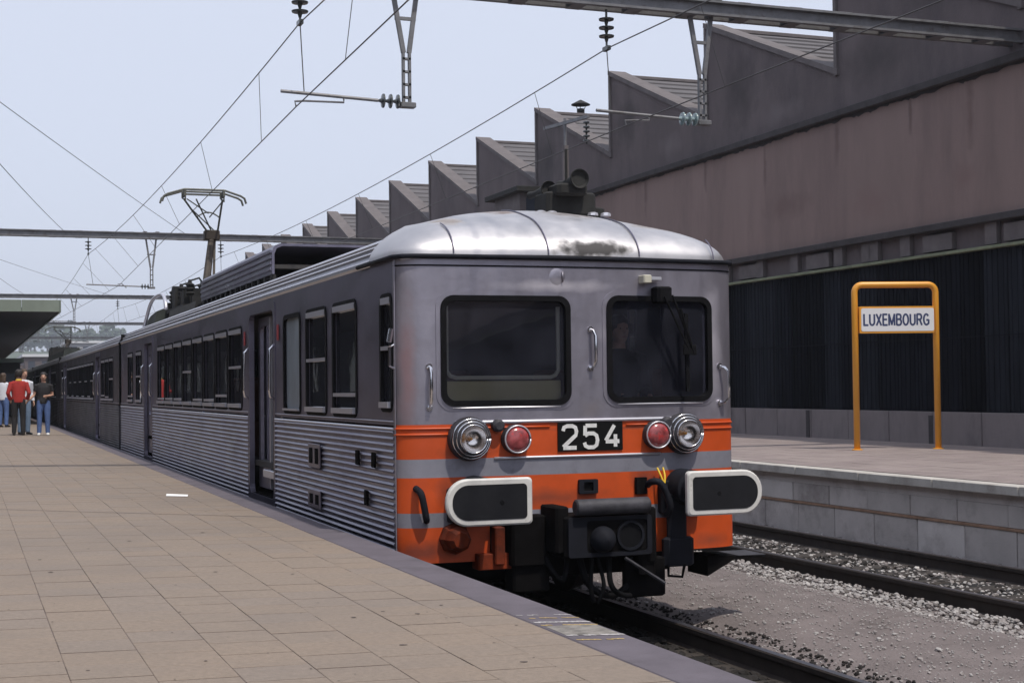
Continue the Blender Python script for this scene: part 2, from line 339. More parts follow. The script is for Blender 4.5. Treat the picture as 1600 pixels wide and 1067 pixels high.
def origin(o):
    p = Vector((0, 0, 0))
    while o is not None: p = p+o.location; o = o.parent
    return p
def tag(o, label=None, cat=None, group=None, kind=None):
    if label: o['label'] = label
    if cat: o['category'] = cat
    if group: o['group'] = group
    if kind: o['kind'] = kind
    return o
def thing(name, label, cat, loc=(0, 0, 0), group=None):
    o = bpy.data.objects.new(name, None); o.empty_display_size = .2; col.objects.link(o); o.location = loc
    return tag(o, label, cat, group)
def copy_tree(o, parent=None):
    c = o.copy(); col.objects.link(c)
    if parent is not None: c.parent = parent
    for ch in list(o.children): copy_tree(ch, c)
    return c
def shared(name, me, parent, loc, rot=(0, 0, 0)):
    o = bpy.data.objects.new(name, me); col.objects.link(o); o.parent = parent
    o.location = Vector(loc)-origin(parent); o.rotation_euler = rot; return o
def rr(u0, u1, v0, v1, r, n=5):
    p = []
    for cu, cv, a0 in ((u1-r, v1-r, 0), (u0+r, v1-r, 90), (u0+r, v0+r, 180), (u1-r, v0+r, 270)):
        for k in range(n+1):
            a = R(a0+90*k/n); p.append((cu+r*math.cos(a), cv+r*math.sin(a)))
    return p
def text_mesh(body, size, bold, depth, name, m, sx=1.):
    cu = bpy.data.curves.new(name, 'FONT'); cu.body = body; cu.size = size; cu.offset = bold; cu.extrude = depth
    cu.align_x = 'CENTER'; cu.align_y = 'CENTER'; cu.resolution_u = 3
    t = bpy.data.objects.new(name, cu); col.objects.link(t)
    dg = bpy.context.evaluated_depsgraph_get()
    me = bpy.data.meshes.new_from_object(t.evaluated_get(dg)); bpy.data.objects.remove(t); bpy.data.curves.remove(cu)
    me.transform(Matrix.Diagonal((sx, 1, 1, 1))); me.materials.clear(); me.materials.append(mats[m]); me.name = name
    return me

# ------------------------------------------------------------------ ground
PZ = .72                       # platform height
def paving_z(x): return PZ + .022*min(4.2, max(0, -1.92-x))
g = MB(); g.poly([(-1400, -1400, -.5), (1400, -1400, -.5), (1400, 1800, -.5), (-1400, 1800, -.5)])
tag(g.build('ground', 'ground'), kind='structure')
rb = random.Random(3)
def bed_z(x, y):
    z = -.17
    if .95 < x < 3.4: z = -.17+.11*min(1, (x-.95)/.5, (3.4-x)/.6)
    return z
tb = MB(); xs = [-1.75+.13*i for i in range(61)]; ys = [-40, -20, -12, -9]+[-8+.16*i for i in range(150)]+[16+3*i for i in range(45)]
rings = []
for y in ys:
    rings.append([(x, y, bed_z(x, y)+(rb.uniform(-.012, .012) if -9 < y < 17 else 0)) for x in xs])
tb.quadmesh(rings, False)
bedo = tb.build('trackbed', ['dirt', 'oily'], None, 'all'); tag(bedo, kind='structure')
me = bedo.data
for p in me.polygons:
    x, y = p.center.x, p.center.y
    j = .08*math.sin(y*3.1)+.06*math.sin(y*7.7+1)
    if x < .86+j or 4.0 < x < 5.1: p.material_index = 1

# ------------------------------------------------------------------ left platform
slab = MB(); slab.box(-9.6, -1.72, -45, 150, -.4, .60)
lp = slab.build('platform', 'concrete_dark'); tag(lp, kind='structure')
bedm = MB()
for x0, x1 in ((-9.5, -6.12), (-6.12, -1.921)):
    bedm.quadmesh([[(x0, y, paving_z(x0)-.0035), (x1, y, paving_z(x1)-.0035)] for y in (-45, 150)], False)
    bedm.quadmesh([[(x0, y, .6), (x1, y, .6)] for y in (-45, 150)], False)
bedm.build('mortar_bed', 'joint', lp)
cop = MB(); cop.box(-1.92, -1.64, -45, 150, .601, PZ, .012)
cop.build('coping', 'asphalt', lp)
TW, TL = .31, .30
def tile_mesh(m, seed):
    q = random.Random(seed); b = MB(); g_ = q.uniform(.0008, .0022); h_ = q.uniform(.0040, .0065)
    def ring(i, z): return [(-TW/2+g_+i, -TL/2+h_+i, z), (TW/2-g_-i, -TL/2+h_+i, z), (TW/2-g_-i, TL/2-h_-i, z), (-TW/2+g_+i, TL/2-h_-i, z)]
    b.cur = 1; b.quadmesh([ring(0, -.03), ring(0, -.0015)], True, False); b.cur = 0; b.quadmesh([ring(0, -.0015), ring(.0025, 0)])
    return b.mesh('paving_tile', [m, 'joint'])
tmeshes = [tile_mesh(m, k) for k, m in enumerate(('tile', 'tile_a', 'tile_b', 'tile', 'tile_a', 'tile', 'tile_b'))]
rt = random.Random(11); slope = math.atan(.022)
ncol = 9; placed = set(); ntile = 0
for j in range(33):
    for i in range(ncol):
        x = -1.925-TW/2-i*TW; y = -5.35+TL/2+j*TL+((i*37) % 5)*.06
        if ntile >= 297: break
        ob = shared('paving_tile', rt.choice(tmeshes), lp, (x, y, paving_z(x)+rt.uniform(-.001, .001)), (rt.uniform(-.003, .003), slope+rt.uniform(-.003, .003), 0))
        ntile += 1; placed.add((i, j))
rest = MB()
for i in range(24):
    for j in range(-30, 115):
        if (i, j) in placed: continue
        x = -1.925-TW/2-i*TW; y = -5.35+TL/2+j*TL+((i*37) % 5)*.06
        rest.cur = rt.choice((0, 1, 2, 0, 1)); dz = rt.uniform(-.001, .001)
        a, b = x-TW/2+.0015, x+TW/2-.0015; c, d = y-TL/2+.0055, y+TL/2-.0055
        rest.quadmesh([[(a, c, paving_z(a)-.02), (b, c, paving_z(b)-.02), (b, d, paving_z(b)-.02), (a, d, paving_z(a)-.02)],
                       [(a, c, paving_z(a)+dz), (b, c, paving_z(b)+dz), (b, d, paving_z(b)+dz), (a, d, paving_z(a)+dz)]])
ro = rest.build('paving_tile', ['tile', 'tile_a', 'tile_b'], lp); ro['kind'] = 'stuff'
far = MB()
far.quadmesh([[(x, y, paving_z(x)) for x in (-9.5, -6.12, -1.921)] for y in (29.4, 150)], False)
far.build('paving_far', 'tile', lp)
gs = MB(); gq = random.Random(77)
for k in range(230):
    x = gq.uniform(-6, -1.97); y = -5+22*gq.random()**1.4; r = gq.uniform(.003, .008) if k % 4 else gq.uniform(.008, .017); n = 9
    gs.poly([(x+r*math.cos(a)*gq.uniform(.7, 1.2), y+r*math.sin(a)*gq.uniform(.7, 1.2), paving_z(x+r*math.cos(a))+.0022) for a in [2*math.pi*q/n for q in range(n)]])
gs.build('gum_spots', mat('gum_spot', (.09, .07, .062), .9), lp)['kind'] = 'stuff'
cr = MB()
pts = [(-6.0, 5.2), (-5.1, 4.6), (-4.16, 3.97), (-3.4, 3.45), (-2.6, 2.95), (-1.93, 2.49)]
for (xa, ya), (xb, yb) in zip(pts, pts[1:]):
    cr.quadmesh([[(xa, ya, paving_z(xa)+.003), (xb, yb, paving_z(xb)+.003)], [(xa+.006, ya+.014, paving_z(xa)+.003), (xb+.006, yb+.014, paving_z(xb)+.003)]], False)
cr.build('tar_seam', 'crack', lp)
# worn paint strokes on the coping
for k, (y, m, wd) in enumerate(((-3.62, 'white_paint', .016), (-3.72, 'yellow', .018), (-3.86, 'white_paint', .03), (-3.95, 'yellow', .02), (-4.26, 'white_paint', .03), (-4.38, 'yellow', .02))):
    s = MB(); n = 10
    for q in range(n):
        if rt.random() < .22: continue
        xa = -1.905+.255*q/n; xb = -1.905+.255*(q+1)/n
        ya = y-.3*(xa+1.9)+rt.uniform(-.006, .006)
        s.quadmesh([[(xa, ya, PZ+.002), (xb, ya-.02, PZ+.002)], [(xa, ya+wd, PZ+.002), (xb, ya+wd-.02, PZ+.002)]], False)
    s.build('paint_stroke', mat('worn_'+m+str(k), ((.42, .40, .40), (.42, .30, .12))[m == 'yellow'], .8, 0, .3, 20), lp)
s = MB(); s.poly([(-1.90, -4.24, PZ+.0015), (-1.66, -4.34, PZ+.0015), (-1.66, -4.0, PZ+.0015), (-1.90, -3.98, PZ+.0015)])
s.build('paint_stroke', mat('worn_patch', (.20, .185, .17), .85, 0, .5, 14), lp)

# ------------------------------------------------------------------ right platform
rp = MB(); rp.box(6.12, 11.78, -95, 110, -.4, .735)
rpo = rp.build('platform', 'plat_right'); tag(rpo, kind='structure')
BW = .87
rq = random.Random(5)
def block_mesh(h, m):
    b = MB(); b.box(-.0, .12, -BW/2+.007, BW/2-.007, 0, h, .008); return b.mesh('face_block', m)
bms = [(block_mesh(.44, mm), block_mesh(.24, mm)) for mm in ('concrete', mat('concrete_block_b', (.46, .43, .42), .85, 0, .12, 2.5, (1, 1, 1), .2, 40, dirt=(.2, .17, .165), dscale=1.7, dlo=.48, dhi=.78),
       mat('concrete_block_c', (.58, .55, .54), .85, 0, .12, 2.5, (1, 1, 1), .2, 40, dirt=(.25, .22, .215), dscale=1.5, dlo=.52, dhi=.8))]
for k in range(-8, 36):
    y = 1.0+k*BW
    a = rq.choice(bms)
    shared('face_block', a[0], rpo, (6.05+rq.uniform(-.004, .004), y, -.2))
    a = rq.choice(bms)
    shared('face_block', a[1], rpo, (6.05+rq.uniform(-.004, .004), y+rq.uniform(-.01, .01)+.13, .275))
s = MB(); s.box(6.035, 6.13, -40, 100, .242, .273, .004); s.build('brick_course', 'stone_strip', rpo)
s = MB(); s.box(6.05, 6.13, -40, 100, .517, .63); s.build('face_top', 'concrete', rpo)
cm = MB(); cm.box(0, .24, -.73, .73, 0, .105, .012)
cmm = cm.mesh('coping_stone', 'coping_stone')
for k in range(-6, 26):
    shared('coping_stone', cmm, rpo, (5.94, 1.4+k*1.47, .633+rq.uniform(-.002, .002)), (0, 0, rq.uniform(-.002, .002)))
# paving rows on the right platform
pv = MB()
for i in range(13):
    for j in range(70):
        x = 6.2+i*.43; y = -3+j*.43+(i % 2)*.2; dz = rq.uniform(0, .002); pv.cur = rq.choice((0, 0, 1))
        pv.quadmesh([[(x, y, .73), (x+.424, y, .73), (x+.424, y+.424, .73), (x, y+.424, .73)], [(x, y, .741+dz), (x+.424, y, .741+dz), (x+.424, y+.424, .741+dz), (x, y+.424, .741+dz)]])
po = pv.build('paving_slab', ['plat_right', mat('red_brown_paving_b', (.25, .205, .2), .85, 0, .12, 2.5, (1, 1, 1), .25, 60, dirt=(.19, .155, .15), dscale=1.0, dlo=.45, dhi=.75)], rpo); po['kind'] = 'stuff'

# ------------------------------------------------------------------ tracks
def track(cx, label, shiny, y0=-40, y1=150):
    t = thing('railway_track', label, 'railway track', (cx, 0, 0))
    for sgn in (-1, 1):
        x = cx+sgn*.7535; b = MB()
        prof = [(-.07, -.172), (.07, -.172), (.07, -.162), (.012, -.145), (.009, -.055), (.034, -.04), (.036, -.008), (.029, 0), (-.029, 0), (-.036, -.008), (-.034, -.04), (-.009, -.055), (-.012, -.145), (-.07, -.162)]
        b.prism_y([(x+px, pz) for px, pz in prof], y0, y1)
        b.cur = 1; b.box(x-.027, x+.027, y0, y1, .0005, .002)
        b.build('rail', ['rail_side', 'rail_top' if shiny else 'rail_dull'], t)
    b = MB(); b.box(-1.25, 1.25, -.12, .12, -.31, -.155, .015); sm = b.mesh('sleeper', 'sleeper')
    for k in range(60):
        shared('sleeper', sm, t, (cx, -8+.62*k, rq.uniform(-.006, .002)), (0, 0, rq.uniform(-.01, .01)))
    return t
track(0, 'oily railway track under the silver train beside the tiled platform', True)
track(4.55, 'empty dark railway track beside the far platform with the name sign', False)

def stones(name, zones, ms, seed):
    q = random.Random(seed); b = MB()
    for (x0, x1, y0, y1, n, r0, r1, z, edge) in zones:
        for _ in range(n):
            x = q.uniform(x0, x1); y = y0+(y1-y0)*q.random()**1.3; r = q.uniform(r0, r1)
            if edge:
                e = edge*(.5+.5*math.sin(y*2.3)+.4*math.sin(y*6.1+2))
                if x < x0+e*q.random()*1.2: continue
            zz = (z if z is not None else bed_z(x, y)+.005)+q.uniform(-.3, .45)*r
            b.cur = q.randrange(len(ms))
            b.ico((x, y, zz), r*q.uniform(.7, 1.3), r*q.uniform(.7, 1.3), r*q.uniform(.55, .95), .22, q)
    o = b.build(name, ms); tag(o, kind='stuff'); return o
mats['ballast_b'] = mat('ballast_stone_b', (.30, .28, .275), .85, 0, .25, 9)
mats['ballast_d'] = mat('ballast_stone_d', (.13, .115, .11), .9, 0, .3, 9)
mats['ballast_c'] = mat('ballast_stone_c', (.44, .42, .41), .85, 0, .25, 9)
tag(stones('ballast', [(2.75, 3.72, -3, 16, 8200, .009, .027, -.135, .55), (3.88, 4.25, -3, 14, 1700, .009, .028, -.158, 0), (4.3, 5.22, -3, 15, 3200, .009, .028, -.167, 0),
        (5.36, 6.03, -3, 16, 4600, .009, .028, -.135, 0)], ['ballast', 'ballast_b', 'ballast_c', 'pebble', 'pebble', 'ballast_d'], 21), 'pale crushed stone ballast along the empty track', 'ballast')
tag(stones('dark_ballast', [(-1.6, .7, -5, 14, 5200, .02, .045, -.165, 0), (.8, 1.3, -6, 12, 3600, .006, .02, None, 0), (3.8, 5.3, -3, 12, 1500, .02, .04, -.17, 0)], ['ballast_dark'], 22), 'oily dark ballast around the rails', 'ballast')
tag(stones('gravel', [(.95, 3.3, -6, 12, 9000, .004, .012, None, 0), (1.0, 2.2, -5, 10, 110, .012, .024, None, 0)], ['pebble', 'ballast', 'ballast_b'], 23), 'fine grey gravel on the dirt strip between the tracks', 'gravel')

# ------------------------------------------------------------------ factory building
BX = 11.8
fb = thing('factory_building', 'long sooty factory with saw-tooth roof and dark cladding behind the far platform', 'building', (BX, 0, PZ))
AP, AZ, VZ, PIT_ = 14.2, 10.15, 7.95, 5.4
Y0, Y1 = AP-PIT_*19, AP+PIT_*12
s = MB(); s.box(BX, BX+.5, Y0, Y1, 7.24, VZ); s.build('parapet_wall', 'gable', fb)
gm = MB(); gm.prism_x([(-PIT_, 0), (0, 0), (0, AZ-VZ)], 0, .4); gme = gm.mesh('gable', 'gable')
cpm = MB(); cpm.quadmesh([[(-.06, y-.0, z), (.46, y, z), (.46, y, z+.12), (-.06, y, z+.12)] for y, z in ((-PIT_-.02, .0), (.10, AZ-VZ+.035))]); cpme = cpm.mesh('gable_coping', 'gable_coping')
cpm = MB(); cpm.box(-.05, .45, .004, .10, 0, AZ-VZ+.02); vme = cpm.mesh('gable_end_post', 'gable_coping')
rfm = MB()
# roof sheets in overlapping courses
nc = 9
for k in range(nc):
    ya = -PIT_*(1-k/nc); yb = -PIT_*(1-(k+1)/nc); za = (AZ-VZ)*k/nc; zb = (AZ-VZ)*(k+1)/nc
    rfm.quadmesh([[(.401, ya-.03, za-.06), (30, ya-.03, za-.06), (30, yb, zb-.06), (.401, yb, zb-.06)], [(.401, ya-.03, za-.005), (30, ya-.03, za-.005), (30, yb, zb-.035), (.401, yb, zb-.035)]])
rfme = rfm.mesh('roof_slope', 'roof_tile')
rdm = MB(); rdm.box(.42, 30, -.12, .08, AZ-VZ-.06, AZ-VZ+.03, .02); rdme = rdm.mesh('ridge_cap', 'gable_coping')
gz = MB(); gz.box(.42, 30, .0, .05, .1, AZ-VZ-.1)
gzme = gz.mesh('clerestory_glazing', 'far_glass')
for k in range(-18, 13):
    y = AP+PIT_*k
    shared('gable', gme, fb, (BX, y, VZ)); shared('gable_coping', cpme, fb, (BX, y, VZ)); shared('gable_end_post', vme, fb, (BX, y, VZ))
    shared('roof_slope', rfme, fb, (BX, y, VZ)); shared('ridge_cap', rdme, fb, (BX, y, VZ)); shared('clerestory_glazing', gzme, fb, (BX, y, VZ))
s = MB(); s.box(BX-.14, BX+.1, Y0, Y1, 7.10, 7.24, .02); s.build('cornice', 'cornice', fb)
s = MB(); qd = random.Random(9); y = Y0; top_ = []; bot_ = []; h = .05
while y < 60:
    h = max(.008, min(.16, h*.6+.4*qd.choice((.01, .02, .04, .05, .08, .13)))); top_.append((BX-.006, y, 7.105)); bot_.append((BX-.006, y, 7.105-h)); y += qd.uniform(.03, .16)
s.quadmesh([top_, bot_], False)
s.build('soot_drips', 'cornice', fb)['kind'] = 'stuff'
s = MB(); s.box(BX, BX+.5, Y0, Y1, 4.66, 7.10); s.build('upper_wall', 'pink', fb)
s = MB(); s.box(BX-.10, BX+.2, Y0, Y1, 4.54, 4.66, .015); s.build('string_course', 'cornice', fb)
s = MB(); s.box(BX+.1, BX+.5, Y0, Y1, 4.16, 4.54); s.build('lintel_band', 'gable', fb)
pm = MB(); pm.box(0, .1, -.15, .15, 0, .375, .008); pme = pm.mesh('pier', 'pier')
pm = MB(); pm.box(0, .1, -.42, .42, 0, .30, .008); pme2 = pm.mesh('plaster_patch', 'pier')
for y in (9.75, 12.15, 13.15, 13.4, 14.35, 16.0, 17.4, 18.9, 21, 23, 8.4, 6.5, 4, 1.8, -.5): shared('pier', pme, fb, (BX, y, 4.163))
for y in (9.0, 11.2, 15.1, 17.9): shared('plaster_patch', pme2, fb, (BX+.001, y, 4.18))
s = MB(); s.box(BX-.07, BX+.12, Y0, Y1, 4.085, 4.14, .012); s.build('gutter', 'panel_gutter', fb)
s = MB(); s.box(BX+.101, BX+.5, Y0, Y1, PZ-.3, 4.158); s.build('lower_wall', 'panel', fb)
PW = .62
def panel_mesh(seed):
    b = MB()
    b.box(.03, .09, -PW/2+.012, PW/2-.012, 1.32, 4.12, .008)
    for k in range(4):
        y = -PW/2+.1+k*.14; b.box(.012, .031, y-.012, y+.012, 1.33, 4.11, .004)
    return b
pms = [panel_mesh(0).mesh('cladding_panel', m) for m in ('panel', mat('dark_cladding_b', (.015, .0175, .024), .95, 0, .45, 1.5, (1, 4, .3), spec=.1), mat('dark_cladding_c', (.004, .005, .008), .95, 0, .45, 1.5, (1, 4, .3), spec=.1))]
for k in range(-150, 60):
    shared('cladding_panel', qd.choice(pms), fb, (BX+.02+qd.uniform(0, .012), 6.0+PW*k, 0))
s = MB(); s.box(BX+.03, BX+.05, -2, 45, 2.61, 2.63); s.build('cladding_rail', 'panel', fb)
bsm = MB(); bsm.box(-.06, .2, -.66, .66, PZ-.2, 1.315, .012); bme = bsm.mesh('base_block', 'wallbase')
for k in range(-5, 30): shared('base_block', bme, fb, (BX+qd.uniform(-.008, .008), 4.0+1.335*k, 0))
for ya, zb in ((11.33, 1.25), (15.4, 1.3)):
    s = MB(); s.box(BX-.072, BX-.055, ya, ya+.12, PZ, zb); s.build('damp_streak', 'cornice', fb)
# white-lit roof glass, its brightness put in as a pale colour
s = MB(); s.quadmesh([[(BX+.55, 10.2, 8.40), (BX+1.5, 10.2, 8.40)], [(BX+.55, 12.2, 9.22), (BX+2.4, 12.2, 9.22)]], False)
s.build('lit_glass_patch', 'white_patch', fb)
# chimney, hut and bracket pole
ch = thing('chimney_pipe', 'thin dark metal flue with rain cap on the saw-tooth roof', 'chimney', (13.5, 31, 8.3))
s = MB(); s.lathe((13.5, 31, 8.3), (0, 0, 1), [(0, .13), (2.15, .12)], 12); s.lathe((13.5, 31, 8.5), (0, 0, 1), [(0, .2), (.1, .17)], 12); s.build('flue', 'roof_equipment', ch, True)
s = MB(); s.lathe((13.5, 31, 10.57), (0, 0, 1), [(0, .30), (.02, .30), (.16, .03)], 12)
for a in range(3): s.tube([(13.5+.1*math.cos(a*2.1), 31+.1*math.sin(a*2.1), 10.4), (13.5+.18*math.cos(a*2.1), 31+.18*math.sin(a*2.1), 10.58)], .012, 5)
s.build('rain_cap', 'roof_equipment', ch)
ht = thing('wall_cabin', 'small pale cabin with flat dark roof fixed to the factory wall', 'cabin', (11.2, 30.2, 6.4))
s = MB(); s.box(10.7, 11.74, 29.1, 31.2, 6.4, 7.5); s.build('wall', 'pier', ht)
s = MB(); s.box(10.5, 11.74, 28.8, 31.6, 7.502, 7.66, .02); s.build('roof', 'roof_equipment', ht)
s = MB(); s.box(10.9, 11.5, 29.07, 29.098, 6.7, 7.35); s.build('window', 'far_glass', ht)
for y in (29.5, 30.8): s = MB(); s.obox((10.8, y, 6.39), (11.72, y, 5.6), .08, .08); s.build('bracket', 'cornice', ht)
tp = thing('feeder_pole', 'pale bracket pole with hanging insulator against the factory gables', 'pole', (10.9, 26.1, .74))
s = MB(); s.tube([(10.9, 26.1, .74), (10.9, 26.1, 8.4)], [.11, .09], 10); s.build('pole', 'pier', tp, True)
s = MB(); s.obox((10.9, 27.6, 9.12), (10.9, 24.5, 8.92), .07, .09); s.tube([(10.9, 26.1, 8.2), (10.9, 26.1, 9.15)], .045, 8); s.build('crossarm', 'portal', tp)
s = MB()
for k in range(5): s.lathe((10.9, 24.65, 8.82-.12*k), (0, 0, -1), [(0, .02), (.02, .09), (.05, .09), (.07, .03), (.12, .02)], 10)
s.build('insulator', 'insulator', tp, True)

# ------------------------------------------------------------------ platform name sign
sg = thing('station_sign', 'amber tubular frame sign reading LUXEMBOURG on the far platform', 'sign', (9.95, 9.85, .742))
A = Vector((9.30, 10.08, .742)); B = Vector((10.62, 9.70, .742)); d = (B-A).normalized(); H = 2.72; rc = .125
pts = [A, A+Vector((0, 0, H-rc))]
for k in range(1, 7):
    a = R(90*k/6); pts.append(A+d*(rc-rc*math.cos(a))+Vector((0, 0, H-rc+rc*math.sin(a))))
pts.append(B-d*rc+Vector((0, 0, H)))
for k in range(1, 7):
    a = R(90*k/6); pts.append(B-d*(rc-rc*math.sin(a))+Vector((0, 0, H-rc+rc*math.cos(a))))
pts.append(B)
s = MB(); s.tube(pts, .052, 14); s.build('frame', 'sign_yellow', sg, 'all')
for p in (A, B): s = MB(); s.lathe(p, (0, 0, 1), [(0, .09), (.012, .09), (.02, .055)], 14); s.build('base_flange', 'sign_yellow', sg)
nrm = Vector((d.y, -d.x, 0))
if nrm.y > 0: nrm = -nrm
def sp(u, v, n): return A+d*u+Vector((0, 0, v))+nrm*n
W_ = (B-A).length
pz0, pz1 = 1.92, 2.36
s = MB(); s.quadmesh([[sp(u, v, n) for u, v in rr(.055, W_-.055, pz0-.0, pz1, .02, 3)] for n in (-.07, .07)]); s.build('panel_box', 'sign_yellow', sg)
s = MB(); s.quadmesh([[sp(u, v, n) for u, v in rr(.085, W_-.06, pz0+.03, pz1-.03, .03, 4)] for n in (.0705, .076)]); pnl = s.build('panel', 'sign_white', sg)
def arc(cx, cy, rx, ry, a0, a1, n=8): return [(cx+rx*math.cos(R(a0+(a1-a0)*k/n)), cy+ry*math.sin(R(a0+(a1-a0)*k/n))) for k in range(n+1)]
GL = {'L': (.62, [[(0, 1), (0, 0), (.6, 0)]]), 'U': (.78, [[(0, 1), (0, .3)]+arc(.36, .3, .36, .3, 180, 360)+[(.72, .3), (.72, 1)]]),
      'X': (.74, [[(0, 1), (.7, 0)], [(.7, 1), (0, 0)]]), 'E': (.64, [[(.6, 1), (0, 1), (0, 0), (.62, 0)], [(0, .52), (.54, .52)]]),
      'M': (.92, [[(0, 0), (0, 1), (.43, .05), (.86, 1), (.86, 0)]]), 'B': (.74, [[(0, 0), (0, 1), (.4, 1)]+arc(.4, .77, .27, .23, 90, -90)+[(0, .54)], [(.4, .54)]+arc(.42, .27, .3, .27, 90, -90)+[(0, 0)]]),
      'O': (.84, [arc(.4, .5, .4, .5, 0, 360, 20)]), 'R': (.76, [[(0, 0), (0, 1), (.42, 1)]+arc(.42, .75, .27, .25, 90, -90)+[(0, .5)], [(.4, .5), (.72, 0)]]),
      'G': (.84, [arc(.4, .5, .4, .5, 42, 300, 16)+[(.76, .12), (.78, .45), (.44, .45)]])}
word = 'LUXEMBOURG'; hgt = .175; gap = .30
tot = sum(GL[c][0] for c in word)+gap*(len(word)-1); ux = (W_-.145-.13)/tot; u0 = .085+.045; v0 = (pz0+pz1)/2-hgt/2; th = .0152
for c in word:
    b = MB()
    for si, st in enumerate(GL[c][1]):
        P = [(u0+x*ux, v0+y*hgt) for x, y in st]
        for ia in range(len(P)-1):
            (xa, ya), (xb, yb) = P[ia], P[ia+1]; l = math.hypot(xb-xa, yb-ya)
            if l < 1e-6: continue
            dx, dy = (xb-xa)/l, (yb-ya)/l; e = th*.55 if len(P) < 9 else th*.25
            xa -= dx*e; ya -= dy*e; xb += dx*e; yb += dy*e; nx, ny = -dy*th, dx*th
            nn_ = .0775+.0004*((ia+si) % 3)
            b.poly([sp(xa-nx, ya-ny, nn_), sp(xb-nx, yb-ny, nn_), sp(xb+nx, yb+ny, nn_), sp(xa+nx, ya+ny, nn_)])
    b.build('letter', 'sign_blue', pnl); u0 += (GL[c][0]+gap)*ux
# ------------------------------------------------------------------ the train
HW = 1.43; ZB, Z2, Z3, Z4, Z5, ZS = 1.575, 1.316, 1.177, .913, .804, .54; ZE = 2.82
def bow(x):
    a = abs(x)
    if a <= 1.13: return .05*(a/1.13)**2
    t = min(1, (a-1.13)/.30); return .05+.15*(1-math.sqrt(max(0, 1-t*t)))
FX = [-1.43, -1.428, -1.42, -1.405, -1.385, -1.355, -1.32, -1.27, -1.2, -1.13, -1.0, -.85, -.7, -.55, -.4, -.25, -.1, 0, .1, .25, .4, .55, .7, .85, 1.0, 1.13, 1.2, 1.27, 1.32, 1.355, 1.385, 1.405, 1.42, 1.428, 1.43]
def fp(x, z, dpt=0.): return (x, bow(x)-dpt, z)         # dpt = proud of the face
def face_sheet(b, zs, holes=(), xs=None, d=0.):
    X = sorted(set((xs or FX)+[h[0] for h in holes]+[h[1] for h in holes])); Z = sorted(set(zs+[h[2] for h in holes]+[h[3] for h in holes]))
    for i in range(len(X)-1):
        for j in range(len(Z)-1):
            cx, cz = (X[i]+X[i+1])/2, (Z[j]+Z[j+1])/2
            if any(h[0] < cx < h[1] and h[2] < cz < h[3] for h in holes): continue
            b.poly([fp(X[i], Z[j], d), fp(X[i+1], Z[j], d), fp(X[i+1], Z[j+1], d), fp(X[i], Z[j+1], d)])

def merge(ob):
    bm = bmesh.new(); bm.from_mesh(ob.data); bmesh.ops.remove_doubles(bm, verts=bm.verts, dist=.0005)
    bmesh.ops.recalc_face_normals(bm, faces=bm.faces); bm.to_mesh(ob.data); bm.free()
    ob.data.polygons.foreach_set('use_smooth', [True]*len(ob.data.polygons)); return ob

# roof cross-section: eave x, ridges, crown
def roof_profile():
    p = [(-1.43, 2.82), (-1.445, 2.84), (-1.445, 2.865), (-1.41, 2.885)]
    # three stepped ridges on the shoulder
    for k, (x, z) in enumerate(((-1.39, 2.93), (-1.345, 2.985), (-1.285, 3.035), (-1.20, 3.075))):
        p += [(x-.012, z-.02), (x-.018, z), (x+.004, z+.016), (x+.026, z+.006)]
    p += [(-1.13, 3.06), (-1.10, 3.10), (-1.0, 3.115), (-.6, 3.15), (0, 3.165)]
    return p+[(-x, z) for x, z in reversed(p[:-1])]
def side_panel(name, x, y0, y1, z0, z1, holes, m, parent, th=.05):
    """flat side wall with openings; x sign gives the outside"""
    sg_ = 1 if x > 0 else -1
    Y = sorted(set([y0, y1]+[h[0] for h in holes]+[h[1] for h in holes])); Z = sorted(set([z0, z1]+[h[2] for h in holes]+[h[3] for h in holes]))
    b = MB()
    for xx in (x, x-sg_*th):
        for i in range(len(Y)-1):
            for j in range(len(Z)-1):
                cy, cz = (Y[i]+Y[i+1])/2, (Z[j]+Z[j+1])/2
                if any(h[0] < cy < h[1] and h[2] < cz < h[3] for h in holes): continue
                b.poly([(xx, Y[i], Z[j]), (xx, Y[i+1], Z[j]), (xx, Y[i+1], Z[j+1]), (xx, Y[i], Z[j+1])])
    for h in holes:
        b.quadmesh([[(xx, h[0], h[2]), (xx, h[1], h[2]), (xx, h[1], h[3]), (xx, h[0], h[3])] for xx in (x, x-sg_*th)], True, False)
    return b.build(name, m, parent)
def corrugated(name, x, y0, y1, z0, z1, parent, n=20, m='steel_side'):
    sg_ = 1 if x > 0 else -1; prof = []
    dz = (z1-z0)/n
    for k in range(n):
        z = z0+k*dz
        prof += [(x, z+.002), (x, z+dz*.40), (x+sg_*.012, z+dz*.52), (x+sg_*.016, z+dz*.68), (x+sg_*.012, z+dz*.84)]
    prof += [(x, z1), (x-sg_*.04, z1), (x-sg_*.04, z0)]
    b = MB(); b.prism_y(prof, y0, y1); return b.build(name, m, parent, True)

